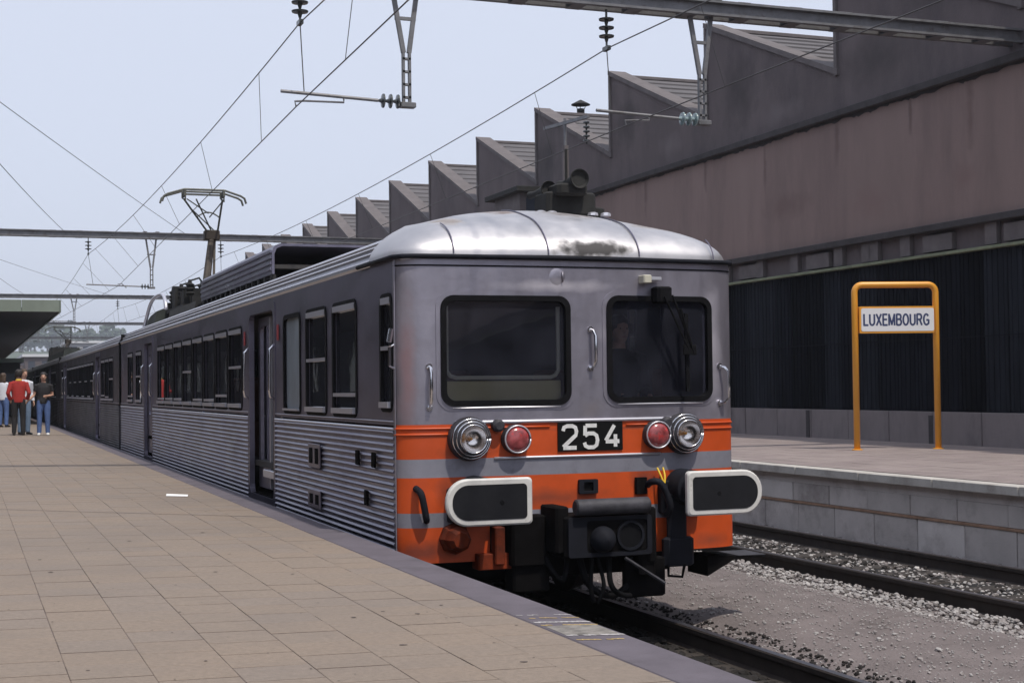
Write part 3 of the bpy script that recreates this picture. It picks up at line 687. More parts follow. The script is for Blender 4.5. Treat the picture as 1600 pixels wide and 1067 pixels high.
def side_window(parent, x, y0, y1, z0, z1, bar=None, frosted=False, detail=True):
    sg_ = 1 if x > 0 else -1
    fr = MB(); r = .07
    fr.ring(rr(y0-.03, y1+.03, z0-.03, z1+.03, r+.02, 3), rr(y0+.012, y1-.012, z0+.012, z1-.012, r, 3), lambda u, v: (x+sg_*.010, u, v), lambda u, v: (x-sg_*.02, u, v))
    w_ = fr.build('window', 'black', parent)
    p = MB(); p.poly([(x-sg_*.022, u, v) for u, v in rr(y0, y1, z0, z1, .03, 2)]); p.build('pane', 'frosted' if frosted else 'glass_side', w_)
    if detail and not frosted:
        b = MB(); b.obox((x+sg_*.004, y0+.03, z1-.028), (x+sg_*.004, y1-.03, z1-.028), .03, .05); b.build('top_rail', 'sill', w_)
        b = MB(); b.obox((x+sg_*.012, y0+.02, z0+.025), (x+sg_*.012, y1-.02, z0+.025), .045, .045); b.build('sill_rail', 'sill', w_)
        if bar: b = MB(); b.obox((x-sg_*.002, y0+.015, bar), (x-sg_*.002, y1-.015, bar), .03, .03); b.build('sash_bar', 'sill', w_)
    elif frosted:
        b = MB(); b.obox((x+sg_*.01, y0+.02, z0+.012), (x+sg_*.01, y1-.02, z0+.012), .04, .02); b.build('sash', 'sill', w_)
    return w_
def bogie(parent, yc):
    b = MB()
    for sx in (-1, 1):
        b.box(sx*1.0-.07, sx*1.0+.07, yc-1.6, yc+1.6, .38, .62, .03)
        for dy in (-1.1, 1.1): b.box(sx*1.0-.12, sx*1.0+.12, yc+dy-.2, yc+dy+.2, .3, .66, .03)
        b.lathe((sx*1.0, yc, .4), (0, 0, 1), [(0, .12), (.3, .12)], 10)
    b.box(-1.0, 1.0, yc-.2, yc+.2, .42, .6)
    bo = b.build('bogie', 'dark', parent)
    for dy in (-1.1, 1.1):
        w_ = MB()
        for sx in (-1, 1): w_.lathe((sx*.70, yc+dy, .43), (sx, 0, 0), [(-.03, .45), (.0, .45), (.005, .425), (.10, .42), (.1, .36), (.06, .32), (.06, .12), (.12, .1)], 28)
        w_.tube([(-.75, yc+dy, .43), (.75, yc+dy, .43)], .08, 10)
        w_.build('wheelset', 'rail_side', bo, True)
def door_pair(parent, x, y0, y1, opened):
    sg_ = 1 if x > 0 else -1
    fr = MB(); z0, z1 = .80, 2.69
    fr.ring(rr(y0-.10, y1+.10, z0-.2, z1+.09, .10, 4), rr(y0, y1, z0-.1, z1, .09, 4), lambda u, v: (x+sg_*.008, u, v), lambda u, v: (x-sg_*.05, u, v))
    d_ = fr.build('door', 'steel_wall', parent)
    ym = (y0+y1)/2-.05
    def leaf(a, b_, xx, nm='door_leaf'):
        l = MB(); l.quadmesh([[(xx, u, v) for u, v in rr(a, b_, .74, 2.66, .05, 2)] for xx in (xx, xx-sg_*.03)])
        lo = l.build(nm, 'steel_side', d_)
        return lo
    if opened:
        # far leaf closed with tall window, near leaf folded inwards
        b = MB(); xx = x-sg_*.10
        b.ring(rr(ym-.05, y1, .76, 2.66, .03, 3), rr(ym+.08, y1-.10, 1.0, 2.56, .06, 3), lambda u, v: (xx, u, v), lambda u, v: (xx-sg_*.035, u, v))
        b.cur = 1; b.obox((xx+sg_*.012, ym-.04, .78), (xx+sg_*.012, ym-.04, 2.64), .03, .035)
        b.build('door_leaf', ['steel_side', 'sill'], d_)
        p = MB(); p.poly([(xx-sg_*.02, u, v) for u, v in rr(ym+.06, y1-.08, .98, 2.58, .05, 3)]); p.build('pane', 'glass_side', d_)
        b = MB(); b.box(min(x-sg_*.14, x-sg_*.44), max(x-sg_*.14, x-sg_*.44), ym-.1, ym-.065, .78, 2.64)
        b.build('door_leaf', 'interior_dark', d_)
        b = MB(); b.tube([(x-sg_*.12, y0+.16, 1.5), (x-sg_*.12, y0+.16, 2.25)], .016, 6); b.build('inner_handrail', 'chrome', d_)
        b = MB(); b.box(min(x-sg_*.02, x-sg_*.35), max(x-sg_*.02, x-sg_*.35), y0-.02, ym+.1, .90, .985, .01); b.build('step', 'sill', d_)
        b = MB(); b.box(min(x-sg_*.0, x-sg_*.4), max(x-sg_*.0, x-sg_*.4), y0-.02, y1, .64, .70, .01); b.build('step', 'dark', d_)
    else:
        b = MB(); xx = x-sg_*.06
        for a, c in ((y0, ym+.03), (ym+.07, y1)):
            b.ring(rr(a, c, .76, 2.66, .03, 3), rr(a+.12, c-.12, 1.42, 2.5, .06, 3), lambda u, v: (xx, u, v), lambda u, v: (xx-sg_*.035, u, v))
        b.build('door_leaf', 'steel_side', d_)
        p = MB(); p.poly([(xx-sg_*.02, u, v) for u, v in rr(y0+.1, y1-.1, 1.4, 2.52, .05, 3)]); p.build('pane', 'glass_side', d_)
    for yy in (y1+.055, y0-.055):
        b = MB(); b.tube([(x+sg_*.005, yy, 2.32), (x+sg_*.055, yy, 2.27), (x+sg_*.06, yy, 2.1), (x+sg_*.06, yy, 1.85), (x+sg_*.05, yy, 1.78), (x, yy, 1.75)], .014, 8)
        b.build('handrail', 'chrome', d_, 'all')
    return d_

def pantograph(parent, y, raised=True):
    pr = MB()
    pr.box(-.75, .75, y-1.6, y+1.2, 3.36, 3.42); pr.box(-.55, -.45, y-1.6, y+1.6, 3.30, 3.37); pr.box(.45, .55, y-1.6, y+1.6, 3.30, 3.37)
    for sx in (-.5, .5):
        for dy in (-1.4, 1.0): pr.lathe((sx, y+dy, 3.12), (0, 0, 1), [(0, .06), (.04, .10), (.07, .06), (.11, .10), (.14, .06), (.18, .10), (.2, .05)], 10)
    pr.lathe((-.35, y-.6, 3.55), (0, 1, 0), [(0, .13), (.05, .16), (.7, .16), (.75, .12)], 12)
    pr.lathe((.3, y-.9, 3.52), (0, 1, 0), [(0, .10), (1.1, .10)], 10)
    for i in range(9): pr.box(-.62+rq.uniform(-.1, .1), -.35+rq.uniform(0, .9), y-1.2+.3*i, y-1.0+.3*i, 3.42, 3.52+rq.uniform(.05, .42))
    for i in range(7):
        yy = y-1.1+.38*i; xx = -.55+.28*(i % 3)
        pr.lathe((xx, yy, 3.6), (0, 0, 1), [(0, .05), (.05, .09), (.08, .05), (.13, .09), (.16, .05), (.21, .09), (.24, .04), (.30, .03)], 8)
        pr.tube([(xx, yy, 3.88), (xx+.2, yy+.2, 3.95), (xx+.3, yy+.38, 3.86)], .018, 5)
    pb = pr.build('pantograph', 'roof_equipment', parent)
    zh = 5.66 if raised else 4.85
    kn = Vector((.17, y+.9, 4.92 if raised else 4.2)); bs = Vector((-.14, y-.1, 3.5))
    b = MB(); b.tube([bs, bs.lerp(kn, .5), kn], [.085, .075, .062], 10); b.tube([bs+Vector((.16, -.1, 0)), kn+Vector((.05, -.05, -.1))], .025, 6); b.build('lower_arm', 'panto_arm', pb, True)
    b = MB(); b.box(kn.x-.15, kn.x+.15, kn.y-.12, kn.y+.12, kn.z-.08, kn.z+.12, .03); b.build('knee', 'panto_arm', pb)
    hl, hr = Vector((-.50, y, zh-.12)), Vector((.24, y, zh-.12))
    b = MB(); kl, kr = kn+Vector((-.09, 0, .1)), kn+Vector((.12, 0, .1))
    b.tube([kl, hl], .02, 6); b.tube([kr, hr], .02, 6); b.tube([kn+Vector((0, 0, .1)), hl.lerp(hr, .32)], .016, 6)
    m1 = kl.lerp(hl, .45); m2 = kr.lerp(hr, .45)
    b.tube([m1+(m2-m1)*t+Vector((0, 0, .10*math.sin(math.pi*t))) for t in [k/8 for k in range(9)]], .015, 6)
    b.tube([m1.lerp(hl, .5), kn+Vector((.05, 0, .12))], .012, 6); b.tube([m2.lerp(hr, .9), m2.lerp(m1, .45)], .012, 6); b.tube([hl+Vector((.06, 0, 0)), m1.lerp(m2, .5)+Vector((0, 0, .08))], .012, 6)
    b.build('upper_arm', 'panto', pb, True)
    b = MB(); c = -.13
    for dy in (-.17, .17):
        b.tube([(c+u, y+dy, zh+v) for u, v in ((-.80, -.20), (-.77, -.10), (-.70, -.055), (-.40, .04), (-.36, .045), (.36, .045), (.40, .04), (.70, -.055), (.77, -.10), (.80, -.20))], .022, 6)
    b.obox((c-.38, y, zh-.03), (c+.38, y, zh-.03), .03, .035)
    for u in (-.37, .37):
        b.box(c+u-.02, c+u+.02, y-.2, y+.2, zh-.08, zh+.03); b.tube([(c+u+.03, y, zh), (c+u+.03, y, zh-.16)], .015, 6); b.tube([(c+u-.04, y-.1, zh), (c+u-.04, y-.1, zh-.14)], .012, 6)
    b.build('collector_head', 'panto', pb, True)
    return pb

def roof_cowl(parent, y0, y1, z1=3.66, hw=.9, openf=True):
    b = MB(); n = 7
    outer = [(-hw, 3.28), (-hw, z1-.10), (-hw+.03, z1-.03), (-hw+.10, z1), (hw-.10, z1), (hw-.03, z1-.03), (hw, z1-.10), (hw, 3.28)]
    inner = [(x*.965, z-.03 if abs(z-3.28) > .01 else z) for x, z in outer]
    for A_, fl in ((outer, 0), (inner, 0)): b.quadmesh([[(x, y, z) for x, z in A_] for y in (y0, y1)], False)
    b.quadmesh([[(x, y0, z) for x, z in outer], [(x, y0, z) for x, z in inner]], False)
    b.poly([(x, y1, z) for x, z in outer])
    for sx in (-1, 1):
        for k in range(4):
            z = 3.33+k*.072; b.box(min(sx*hw, sx*(hw+.022)), max(sx*hw, sx*(hw+.022)), y0+.02, y1-.05, z, z+.034)
    co = b.build('roof_cowl', 'steel_side', parent)
    b = MB(); b.obox((-hw+.05, y0+.1, 3.38), (hw-.05, y0+.1, 3.38), .05, .05); b.box(-hw+.06, hw-.06, y0+2.2, y0+2.3, 3.17, z1-.06); b.build('cowl_bulkhead', 'interior_dark', co)
    b = MB()
    k = 0; y = y0+.05
    while y < y1:
        for sx in (-1, 1): b.box(sx*(hw-.03)-.03, sx*(hw-.03)+.03, y, y+.10, 3.12, 3.279)
        y += .42
    b.box(-hw+.1, hw-.1, y0+.5, y1-.1, 3.14, 3.26)
    b.build('cowl_post', 'roof_equipment', co)
    b = MB(); b.box(-hw+.01, hw-.3, y0-.02, y0+.5, 3.17, 3.2); b.build('cowl_floor', 'steel_bright', co)
    return co

def car_body(root, y0, y1, wins, doors, front):
    """both sides, roof, floor, ends. wins: (y0,y1,bar,frosted); doors: (y0,y1,open)"""
    zl, zh = 1.64, 2.57
    for x in (-HW, HW):
        sg_ = 1 if x > 0 else -1
        holes = [(a+.01, c-.01, zl+.01, zh-.01) for a, c, _, _ in wins]
        ext = []
        if front: holes.append((.25, .55, 1.70, 2.55))
        segs = []; cur = y0
        dd = sorted(doors)
        for a, c, o in dd: segs.append((cur, a-.08)); cur = c+.08
        segs.append((cur, y1))
        for a, c in segs:
            hs = [h for h in holes if a < h[0] and h[1] < c]
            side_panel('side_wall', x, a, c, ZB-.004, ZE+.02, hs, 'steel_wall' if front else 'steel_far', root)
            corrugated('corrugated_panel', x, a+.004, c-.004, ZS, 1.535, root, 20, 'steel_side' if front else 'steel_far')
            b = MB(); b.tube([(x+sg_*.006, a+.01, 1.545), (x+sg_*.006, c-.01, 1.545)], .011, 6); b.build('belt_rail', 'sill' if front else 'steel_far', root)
            b = MB(); b.tube([(x+sg_*.004, a+.01, 1.60), (x+sg_*.004, c-.01, 1.60)], .006, 6); b.build('belt_rail', 'steel', root)
        for a, c, o in dd:
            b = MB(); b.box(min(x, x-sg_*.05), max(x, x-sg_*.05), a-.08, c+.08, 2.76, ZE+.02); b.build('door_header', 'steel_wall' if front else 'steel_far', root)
            door_pair(root, x, a, c, o and x < 0)
        for a, c, bar, fro in wins: side_window(root, x, a, c, zl, zh, bar, fro and x < 0)
        if front: side_window(root, x, .25, .55, 1.70, 2.55, 2.16, False, True)
    yr0 = y0+(.66 if front else 0)
    b = MB(); b.quadmesh([[(x, y, z) for x, z in roof_profile()] for y in (yr0, y1)], False); b.build('roof', ['roof_side'], root, True)
    b = MB(); b.box(-HW+.06, HW-.06, y0+.4, y1-.05, 1.0, 1.06); b.build('floor', 'interior_dark', root)
    b = MB(); b.box(-HW+.06, HW-.06, y0+1.5, y1-.05, 2.70, 2.74); b.build('ceiling', 'interior', root)
    b = MB(); b.box(-HW, HW, y1-.05, y1, ZS, ZE+.2); b.build('end_wall', 'dark', root)
    b = MB(); b.box(-1.1, 1.1, y0+.5, y1-.4, .30, .62); b.box(-1.30, 1.30, y0+7, y0+12, .25, .6, .03); b.build('underframe', 'dark', root)
    b = MB(); b.box(-.52, .52, -.27, .27, 1.06, 1.5, .05); b.box(-.52, .52, -.06, .06, 1.45, 2.0, .05); sm = b.mesh('seat', 'seat')
    for a, c, _, fro in wins:
        if fro: continue
        for x in (-.82, .82): shared('seat', sm, root, (x, (a+c)/2, 0))
    bogie(root, y0+2.9); bogie(root, y1-2.9)

car = thing('train_car', 'silver ribbed train car with orange striped cab front numbered 254', 'train', (0, 0, 0), 'cars of the silver train')
w1 = [(1.32, 2.12, 1.80, False), (2.39, 3.18, 2.12, False), (3.47, 4.22, None, True)]
bars = [2.12, 1.78, None, None, 2.12, None, None, None]
w1 += [(6.62+1.0*k, 6.62+1.0*k+.86, bars[k] or 1.72, False) for k in range(8)]
w1 += [(16.9, 17.75, 2.12, False), (18.35, 19.2, 1.75, False)]
LEN = 20.6
car_body(car, .20, LEN, w1, [(4.76, 6.12, True), (15.28, 16.42, False)], True)

# cab front sheets
HOLES = [(-1.073, -.107, 1.747, 2.513), (.277, 1.153, 1.757, 2.523)]
b = MB(); face_sheet(b, [ZB, 1.66, 1.755, 2.0, 2.3, 2.55, 2.68, 2.84], HOLES); fr_ = b.build('cab_front', 'steel', car); merge(fr_)
XL, XR = -.74, .46
def band(z0, z1, m, xs=FX, lab=None):
    b = MB(); face_sheet(b, [z0, z1], (), xs); o = b.build('stripe_band', m, car); merge(o)
    if lab: o['label'] = lab
band(Z2, ZB, 'orange', lab='orange stripe carrying the lamps'); band(Z3, Z2, 'grey_band', lab='grey stripe'); band(Z4, Z3, 'orange', lab='orange stripe behind the buffers')
fl = [x for x in FX if x < XL]+[XL]; fr2 = [XR]+[x for x in FX if x > XR]
band(Z5, Z4, 'grey_band', lab='narrow grey stripe')
band(ZS, Z5, 'orange', fl, 'orange skirt corner'); band(ZS, Z5, 'orange', fr2, 'orange skirt corner')
b = MB(); face_sheet(b, [.45, Z5], (), [XL, -.4, 0, XR], -.22); b.build('coupler_pocket', 'dark', car)
def beadline(z, r, m, x0=-1.43, x1=1.43, d=.004):
    b = MB(); b.tube([fp(x, z, d) for x in FX if x0 <= x <= x1], r, 6); return b.build('trim_bead', m, car, 'all')
beadline(ZB+.012, .016, 'sill', -1.0, 1.0); beadline(1.545, .009, 'orange', -1.43, -.25); beadline(1.545, .009, 'orange', .4, 1.43); beadline(1.50, .009, 'orange', -1.43, -1.0); beadline(1.50, .009, 'orange', 1.0, 1.43)
beadline(Z2-.004, .012, 'sill', -.72, .78)
# gutter round the brow
b = MB()
outl = [(-1.43, 1.2), (-1.43, .5)]+[(x, bow(x)) for x in FX]+[(1.43, .5), (1.43, 1.2)]
b.tube([(x*1.012, y-.022 if abs(x) < 1.4 else y, 2.842) for x, y in outl], .018, 8)
b.build('gutter', 'dark_blue', car, 'all')
b = MB(); b.tube([fp(x, 2.775, .002) for x in FX], .006, 5); b.build('trim_bead', 'black', car)
# roof dome
DW = 1.437
def dome_z(x, y, e):
    S = math.sqrt(max(0, 1-(1-min(e/.38, 1))**2))
    t = min(1, max(0, (y+.05)/1.25)); sm = math.sin(t*math.pi/2)**1.1
    return 2.852+.205*S+.285*(1-(x/1.45)**2)*sm
def dome_ring(e):
    a = DW-e; yf = .0+e; r = max(.34-.25*e, .06); yb = .88 if e < .30 else min(1.42, .88+(e-.30)*3); pts = [(-a, yb)]
    pts.append((-a, min(max(yf+r+.05, .6), yb-.02)))
    for k in range(9):
        t = R(180+90*k/8); pts.append((-a+r+r*math.cos(t), yf+r*.8+r*.8*math.sin(t)))
    for k in range(1, 12): pts.append((-a+r+(2*a-2*r)*k/12, yf))
    for k in range(9):
        t = R(270+90*k/8); pts.append((a-r+r*math.cos(t), yf+r*.8+r*.8*math.sin(t)))
    pts.append((a, min(max(yf+r+.05, .6), yb-.02))); pts.append((a, yb))
    return [(x, min(y+.05*(min(1, abs(x)/1.13))**2*max(0, 1-e), yb), dome_z(x, y, e)) for x, y in pts]
b = MB(); rings = [dome_ring(e) for e in (0, .004, .012, .03, .055, .09, .14, .2, .27, .34, .45, .6, .75, .9, 1.05, 1.2, 1.3)]
b.quadmesh(rings, False, False)
b.poly(list(reversed(rings[-1])))
n_ = len(rings)
b.poly([r[0] for r in rings]+[r[-1] for r in reversed(rings)])
dm = b.build('roof_dome', 'steel_bright', car); merge(dm); dm.data.set_sharp_from_angle(angle=R(50))
def on_dome(x, y):
    e = min(1.45-abs(x), y-.05*(min(1, abs(x)/1.13))**2*max(0, 1-y)); return (x, y, dome_z(x, y, max(e, 0)))
b = MB()
for x in (-1.0, -.24, .54, 1.22):
    P_ = []
    for e in (.0, .006, .015, .03, .055, .09, .14, .2, .27, .34, .45, .6, .75, .9, 1.05, 1.2):
        if e > 1.40-abs(x): break
        y = e+.05*(min(1, abs(x)/1.13))**2*max(0, 1-e); P_.append((x, y-.005, dome_z(x, y, e)+.005))
    b.tube(P_, .006, 5)
seam_ = b.build('dome_seam', 'steel_wall', car); seam_['kind'] = 'stuff'
# cab windows
for i, (x0, x1, z0, z1) in enumerate(((-1.11, -.07, 1.71, 2.55), (.24, 1.19, 1.72, 2.56))):
    b = MB(); b.ring(rr(x0, x1, z0, z1, .10, 6), rr(x0+.042, x1-.042, z0+.042, z1-.042, .07, 6), lambda u, v: fp(u, v, .022), lambda u, v: fp(u, v, -.03))
    w_ = b.build('windscreen', 'black', car, True)
    b = MB(); b.ring(rr(x0-.035, x1+.035, z0-.035, z1+.035, .125, 6), rr(x0, x1, z0, z1, .10, 6), lambda u, v: fp(u, v, .006), lambda u, v: fp(u, v, -.002)); b.build('surround', 'sill' if False else 'steel', w_)
    b = MB()
    xs_ = [x0+.04+(x1-x0-.08)*k/8 for k in range(9)]
    b.quadmesh([[fp(x, z0+.04, -.012) for x in xs_], [fp(x, z1-.04, -.012) for x in xs_]], False); b.build('pane', 'glass', w_, 'all')
    b = MB(); b.tube([fp(x0+.09+(x1-x0-.18)*k/8, z0-.012, .010) for k in range(9)], .006, 5); b.build('drip_sill', 'sill', w_)
# cab interior
b = MB(); b.box(-1.36, 1.36, 2.0, 2.05, 1.06, 2.75); b.build('cab_bulkhead', 'interior_dark', car)
b = MB(); b.box(-1.08, -.10, .11, .16, 1.5, 1.90, .01); b.build('cab_desk', 'khaki', car)
b = MB(); b.tube([(x, .09, z) for x, z in ((-1.05, 2.47), (-1.05, 1.98), (-1.02, 1.94), (-.97, 1.925), (-.2, 1.925), (-.16, 1.94), (-.135, 1.98), (-.135, 2.47))], .017, 6); b.build('cab_rail', 'cream_trim', car)
b = MB(); b.box(.2, 1.25, .25, .7, 1.4, 1.76, .03); b.box(.3, .5, .3, .36, 1.76, 1.80); b.build('cab_desk', 'interior_dark', car)
b = MB(); b.box(-1.3, 1.3, .35, 2.0, 2.66, 2.70); b.build('cab_ceiling', 'interior', car)
# number plate and digits
b = MB(); b.quadmesh([[fp(x, z, dd) for x, z in rr(-.185, .365, 1.35, 1.572, .006, 2)] for dd in (.003, .012)]); npz = b.build('number_plate', 'plate_black', car)
def digit(ch, cx):
    h, w2 = .084, .056; cz = 1.461; S = {'2': [[(-1, .55), (-.85, .88), (-.4, 1), (.4, 1), (.85, .85), (1, .5), (.9, .15), (-1, -.92)], [(-1, -1), (1, -1)]],
       '5': [[(.9, 1), (-.8, 1)], [(-.85, 1), (-.9, .1)], [(-.9, .08), (-.4, .28), (.4, .28), (.85, .08), (1, -.35), (.85, -.8), (.4, -1), (-.4, -1), (-.85, -.85), (-1, -.55)]],
       '4': [[(.35, 1), (-1, -.42)], [(-1, -.5), (1.1, -.5)], [(.5, .15), (.5, -1)]]}[ch]
    d_ = MB()
    for st in S:
        P = [(cx+u*w2, cz+v*h) for u, v in st]; L_ = []; t = .0155
        for i, p in enumerate(P):
            a = P[max(0, i-1)]; c = P[min(len(P)-1, i+1)]; dx, dz = c[0]-a[0], c[1]-a[1]; l = math.hypot(dx, dz); L_.append((p, (-dz/l, dx/l)))
        d_.quadmesh([[fp(p[0]+s_*n2[0]*t, p[1]+s_*n2[1]*t, .0155) for p, n2 in L_] for s_ in (-1, 1)], False)
    o = d_.build('digit', 'digit_white', npz); return o
for ch_, cx_ in (('2', -.088), ('5', .09), ('4', .272)): digit(ch_, cx_)
# lamps
def headlight(x, z):
    y = bow(x)
    b = MB(); b.lathe((x, y+.02, z), (0, -1, 0), [(0, .165), (.05, .168), (.075, .162), (.08, .145), (.11, .142), (.118, .125), (.14, .12), (.146, .105), (.15, .098)], 32, False)
    h = b.build('headlight', 'grease', car, True)
    b = MB()
    for dd, r in ((.099, .150), (.126, .128), (.149, .105)): b.tube([(x+r*math.cos(a), y+.02-dd, z+r*math.sin(a)) for a in [2*math.pi*k/28 for k in range(29)]], .0065, 6)
    b.build('rim', 'chrome', h, 'all')
    b = MB(); b.lathe((x, y-.12, z), (0, 1, 0), [(0, .1), (.03, .085), (.055, .06), (.068, .03), (.07, .001)], 24, False); b.build('reflector', 'clear_lens', h, 'all')
    b = MB(); b.lathe((x, y-.05, z), (0, -1, 0), [(0, .012), (.02, .011), (.028, .004)], 10); b.build('bulb', 'amber_bulb', h, 'all')
    b = MB(); b.lathe((x, y-.122, z), (0, -1, 0), [(0, .1), (.008, .08), (.014, .05), (.016, .001)], 24, False); b.build('lens', 'lens_glass', h, 'all')
def tail(x, z):
    y = bow(x)
    b = MB(); b.lathe((x, y+.02, z), (0, -1, 0), [(0, .112), (.06, .112), (.09, .108), (.095, .098), (.085, .094)], 26, False); h = b.build('tail_light', 'grease', car, True)
    b = MB(); b.lathe((x, y-.055, z), (0, -1, 0), [(0, .098), (.02, .09), (.035, .06), (.04, .001)], 24, False); b.build('lens', 'red_lens', h, 'all')
    b = MB(); b.tube([(x+.103*math.cos(a), y-.075, z+.103*math.sin(a)) for a in [2*math.pi*k/24 for k in range(25)]], .007, 6); b.build('rim', 'sill', h, 'all')
headlight(-.90, 1.465); headlight(.905, 1.468); tail(-.535, 1.455); tail(.655, 1.462)
for x, z in ((-.68, 1.56), (.75, 1.555)):
    b = MB(); b.lathe((x, bow(x)+.01, z), (0, -1, 0), [(0, .035), (.02, .048), (.07, .048), (.085, .03)], 14); b.build('lamp_socket', 'grease', car, True)
# handles, bracket, dent boss, wipers
def grab(x, z0, z1, ox=0.):
    y = bow(x)
    b = MB(); b.tube([(x, y, z1), (x+ox*.5, y-.04, z1-.01), (x+ox, y-.06, z1-.05), (x+ox, y-.062, (z0+z1)/2), (x+ox, y-.06, z0+.05), (x+ox*.5, y-.04, z0+.01), (x, y, z0)], .013, 8)
    for z in (z0, z1): b.lathe((x, y+.005, z), (0, -1, 0), [(0, .028), (.015, .026)], 10)
    b.build('grab_handle', 'chrome', car, True)
grab(-1.20, 1.70, 2.01); grab(.10, 1.99, 2.29, .02); grab(1.27, 1.70, 2.0, .05)
b = MB(); b.box(.53, .60, -.09, .04, 2.655, 2.72, .01); b.cur = 1; b.box(.602, .70, -.06, .0, 2.68, 2.705, .004); b.build('bracket_lamp', ['cream_trim', 'sill'], car)
b = MB(); b.lathe((-.17, .005, 2.70), (0, -1, 0), [(0, .075), (.006, .06), (.010, .03), (.011, .001)], 20, False); b.obox((-.13, -.012, 2.66), (-.13, -.012, 2.74), .008, .01)
b.build('dented_boss', 'steel', car, 'all')
b = MB(); mt = (.70, -.075, 2.60); b.box(.64, .77, -.11, .03, 2.50, 2.63, .02)
b.tube([(.69, -.12, 2.55), (.91, -.10, 2.13)], .008, 6); b.tube([(.76, -.12, 2.56), (.955, -.10, 2.10)], .008, 6); b.tube([(.83, -.118, 2.45), (.93, -.105, 2.16)], .012, 6)
b.box(.86, .98, -.105, -.085, 2.09, 2.17, .008); wp = b.build('wiper', 'black', car)
b = MB(); b.obox((.915, -.045, 2.42), (.925, -.045, 1.80), .03, .022); b.build('blade', 'black', wp)
# buffers
def buffer(sx):
    y = 0.; xc = sx*.875
    b = MB(); b.box(xc-.20, xc+.17, -.06, bow(xc)+.03, .84, 1.10, .02); b.lathe((xc, .0, 1.04), (0, -1, 0), [(0, .15), (.22, .145), (.23, .12), (.5, .115), (.56, .16), (.575, .16)], 20)
    bo = b.build('buffer', 'dark_blue', car, True)
    xi, xo = (-.64, -1.29) if sx < 0 else (.61, 1.25); zc = 1.035; h = .168
    def plate(ins):
        lo, hi = min(xi, xo)+ins, max(xi, xo)-ins; hh = h-ins; pts = []
        r1, r2 = min(hh, hh*.96), .03
        inner_is_hi = sx < 0
        def arc(cx, cz_, r, a0): return [(cx+r*math.cos(R(a0+90*k/8)), cz_+r*math.sin(R(a0+90*k/8))) for k in range(9)]
        rh, rl = (r2, r1) if inner_is_hi else (r1, r2)
        for cx, cz_, r, a0 in ((hi-rh, zc+hh-rh, rh, 0), (lo+rl, zc+hh-rl, rl, 90), (lo+rl, zc-hh+rl, rl, 180), (hi-rh, zc-hh+rh, rh, 270)): pts += arc(cx, cz_, r, a0)
        return pts
    b = MB(); P0 = plate(0); P1 = plate(.012)
    b.quadmesh([[(x, yy, z) for x, z in P] for P, yy in ((P0, -.58), (P0, -.612), (P1, -.622))]); pl = b.build('plate', 'white_paint', bo)
    P2 = plate(.043); b = MB(); b.quadmesh([[(x, yy, z) for x, z in P2] for yy in (-.6221, -.6255)]); b.build('face_pad', mat('buffer_pad', (.013, .0135, .017), .8, 0, .25, 6, spec=.2), pl)
    if sx < 0:
        pass
    b = MB(); b.lathe((xc+sx*.0, -.6256, 1.03), (0, -1, 0), [(0, .018), (.002, .016)], 12); b.build('bolt', 'black', pl)
buffer(-1); buffer(1)
# yellow inner line on left buffer
# coupler group
b = MB()
b.box(-.27, .46, -.34, .12, .56, .88, .03); b.box(-.33, -.22, -.30, .1, .60, .95, .02); b.box(.42, .50, -.32, .1, .5, .92, .02)
cp = b.build('coupler', 'dark', car)
b = MB(); b.lathe((-.20, -.36, .945), (1, 0, 0), [(0, .05), (.01, .062), (.60, .062), (.61, .05)], 18); b.build('roller', 'grease', cp, True)
b = MB(); b.lathe((.03, -.34, .70), (0, -1, 0), [(0, .10), (.03, .098), (.08, .078), (.11, .045), (.12, .001)], 20, False); b.build('cone', 'dark_blue', cp, 'all')
b = MB(); b.ring([(.26+.115*math.cos(t), .72+.115*math.sin(t)) for t in [2*math.pi*k/20 for k in range(20)]], [(.26+.095*math.cos(t), .72+.095*math.sin(t)) for t in [2*math.pi*k/20 for k in range(20)]], lambda u, v: (u, -.36, v), lambda u, v: (u, -.335, v)); b.build('socket_ring', 'dark_blue', cp)
b = MB(); b.lathe((.26, -.341, .72), (0, -1, 0), [(0, .095), (.002, .094)], 20); b.build('socket', 'black', cp)
b = MB(); b.ring(rr(-.25, .44, .57, .87, .02, 2), rr(-.10, .40, .60, .84, .02, 2), lambda u, v: (u, -.352, v), lambda u, v: (u, -.338, v)); b.build('face_plate', 'dark_blue', cp)
b = MB(); b.tube([(.18, -.42, .56), (.48, -.48, .36)], .014, 6); b.build('lever', 'grease', cp)
b = MB(); b.box(.30, .64, -.18, -.08, .22, .52, .02); b.box(.36, .50, -.3, -.16, .40, .58, .02); b.build('rail_guard', 'dark', car)
b = MB(); b.box(-.60, -.30, -.1, .1, .30, .6, .02); b.build('rail_guard', 'dark', car)
def hose(pts, r, m, nm='hose', lab=None):
    P = [Vector(p) for p in pts]; out = []
    for i in range(len(P)-1):
        p0, p1, p2, p3 = P[max(0, i-1)], P[i], P[i+1], P[min(len(P)-1, i+2)]
        for k in range(6):
            t = k/6; out.append(.5*((2*p1)+(p2-p0)*t+(2*p0-5*p1+4*p2-p3)*t*t+(3*p1-p0-3*p2+p3)*t**3))
    out.append(P[-1]); b = MB(); b.tube(out, r, 7); return b.build(nm, m, car, 'all')
hose([(-.1, -.2, .56), (-.06, -.24, .38), (.05, -.22, .28), (.20, -.18, .25), (.34, -.15, .33)], .026, 'black')
hose([(.12, -.25, .56), (.12, -.28, .36), (.2, -.26, .27), (.32, -.2, .24)], .022, 'black')
hose([(-.02, -.25, .56), (-.04, -.27, .33), (.0, -.24, .22)], .018, 'black')
hose([(.02, -.25, .56), (.06, -.29, .35), (.03, -.24, .21)], .016, 'black')
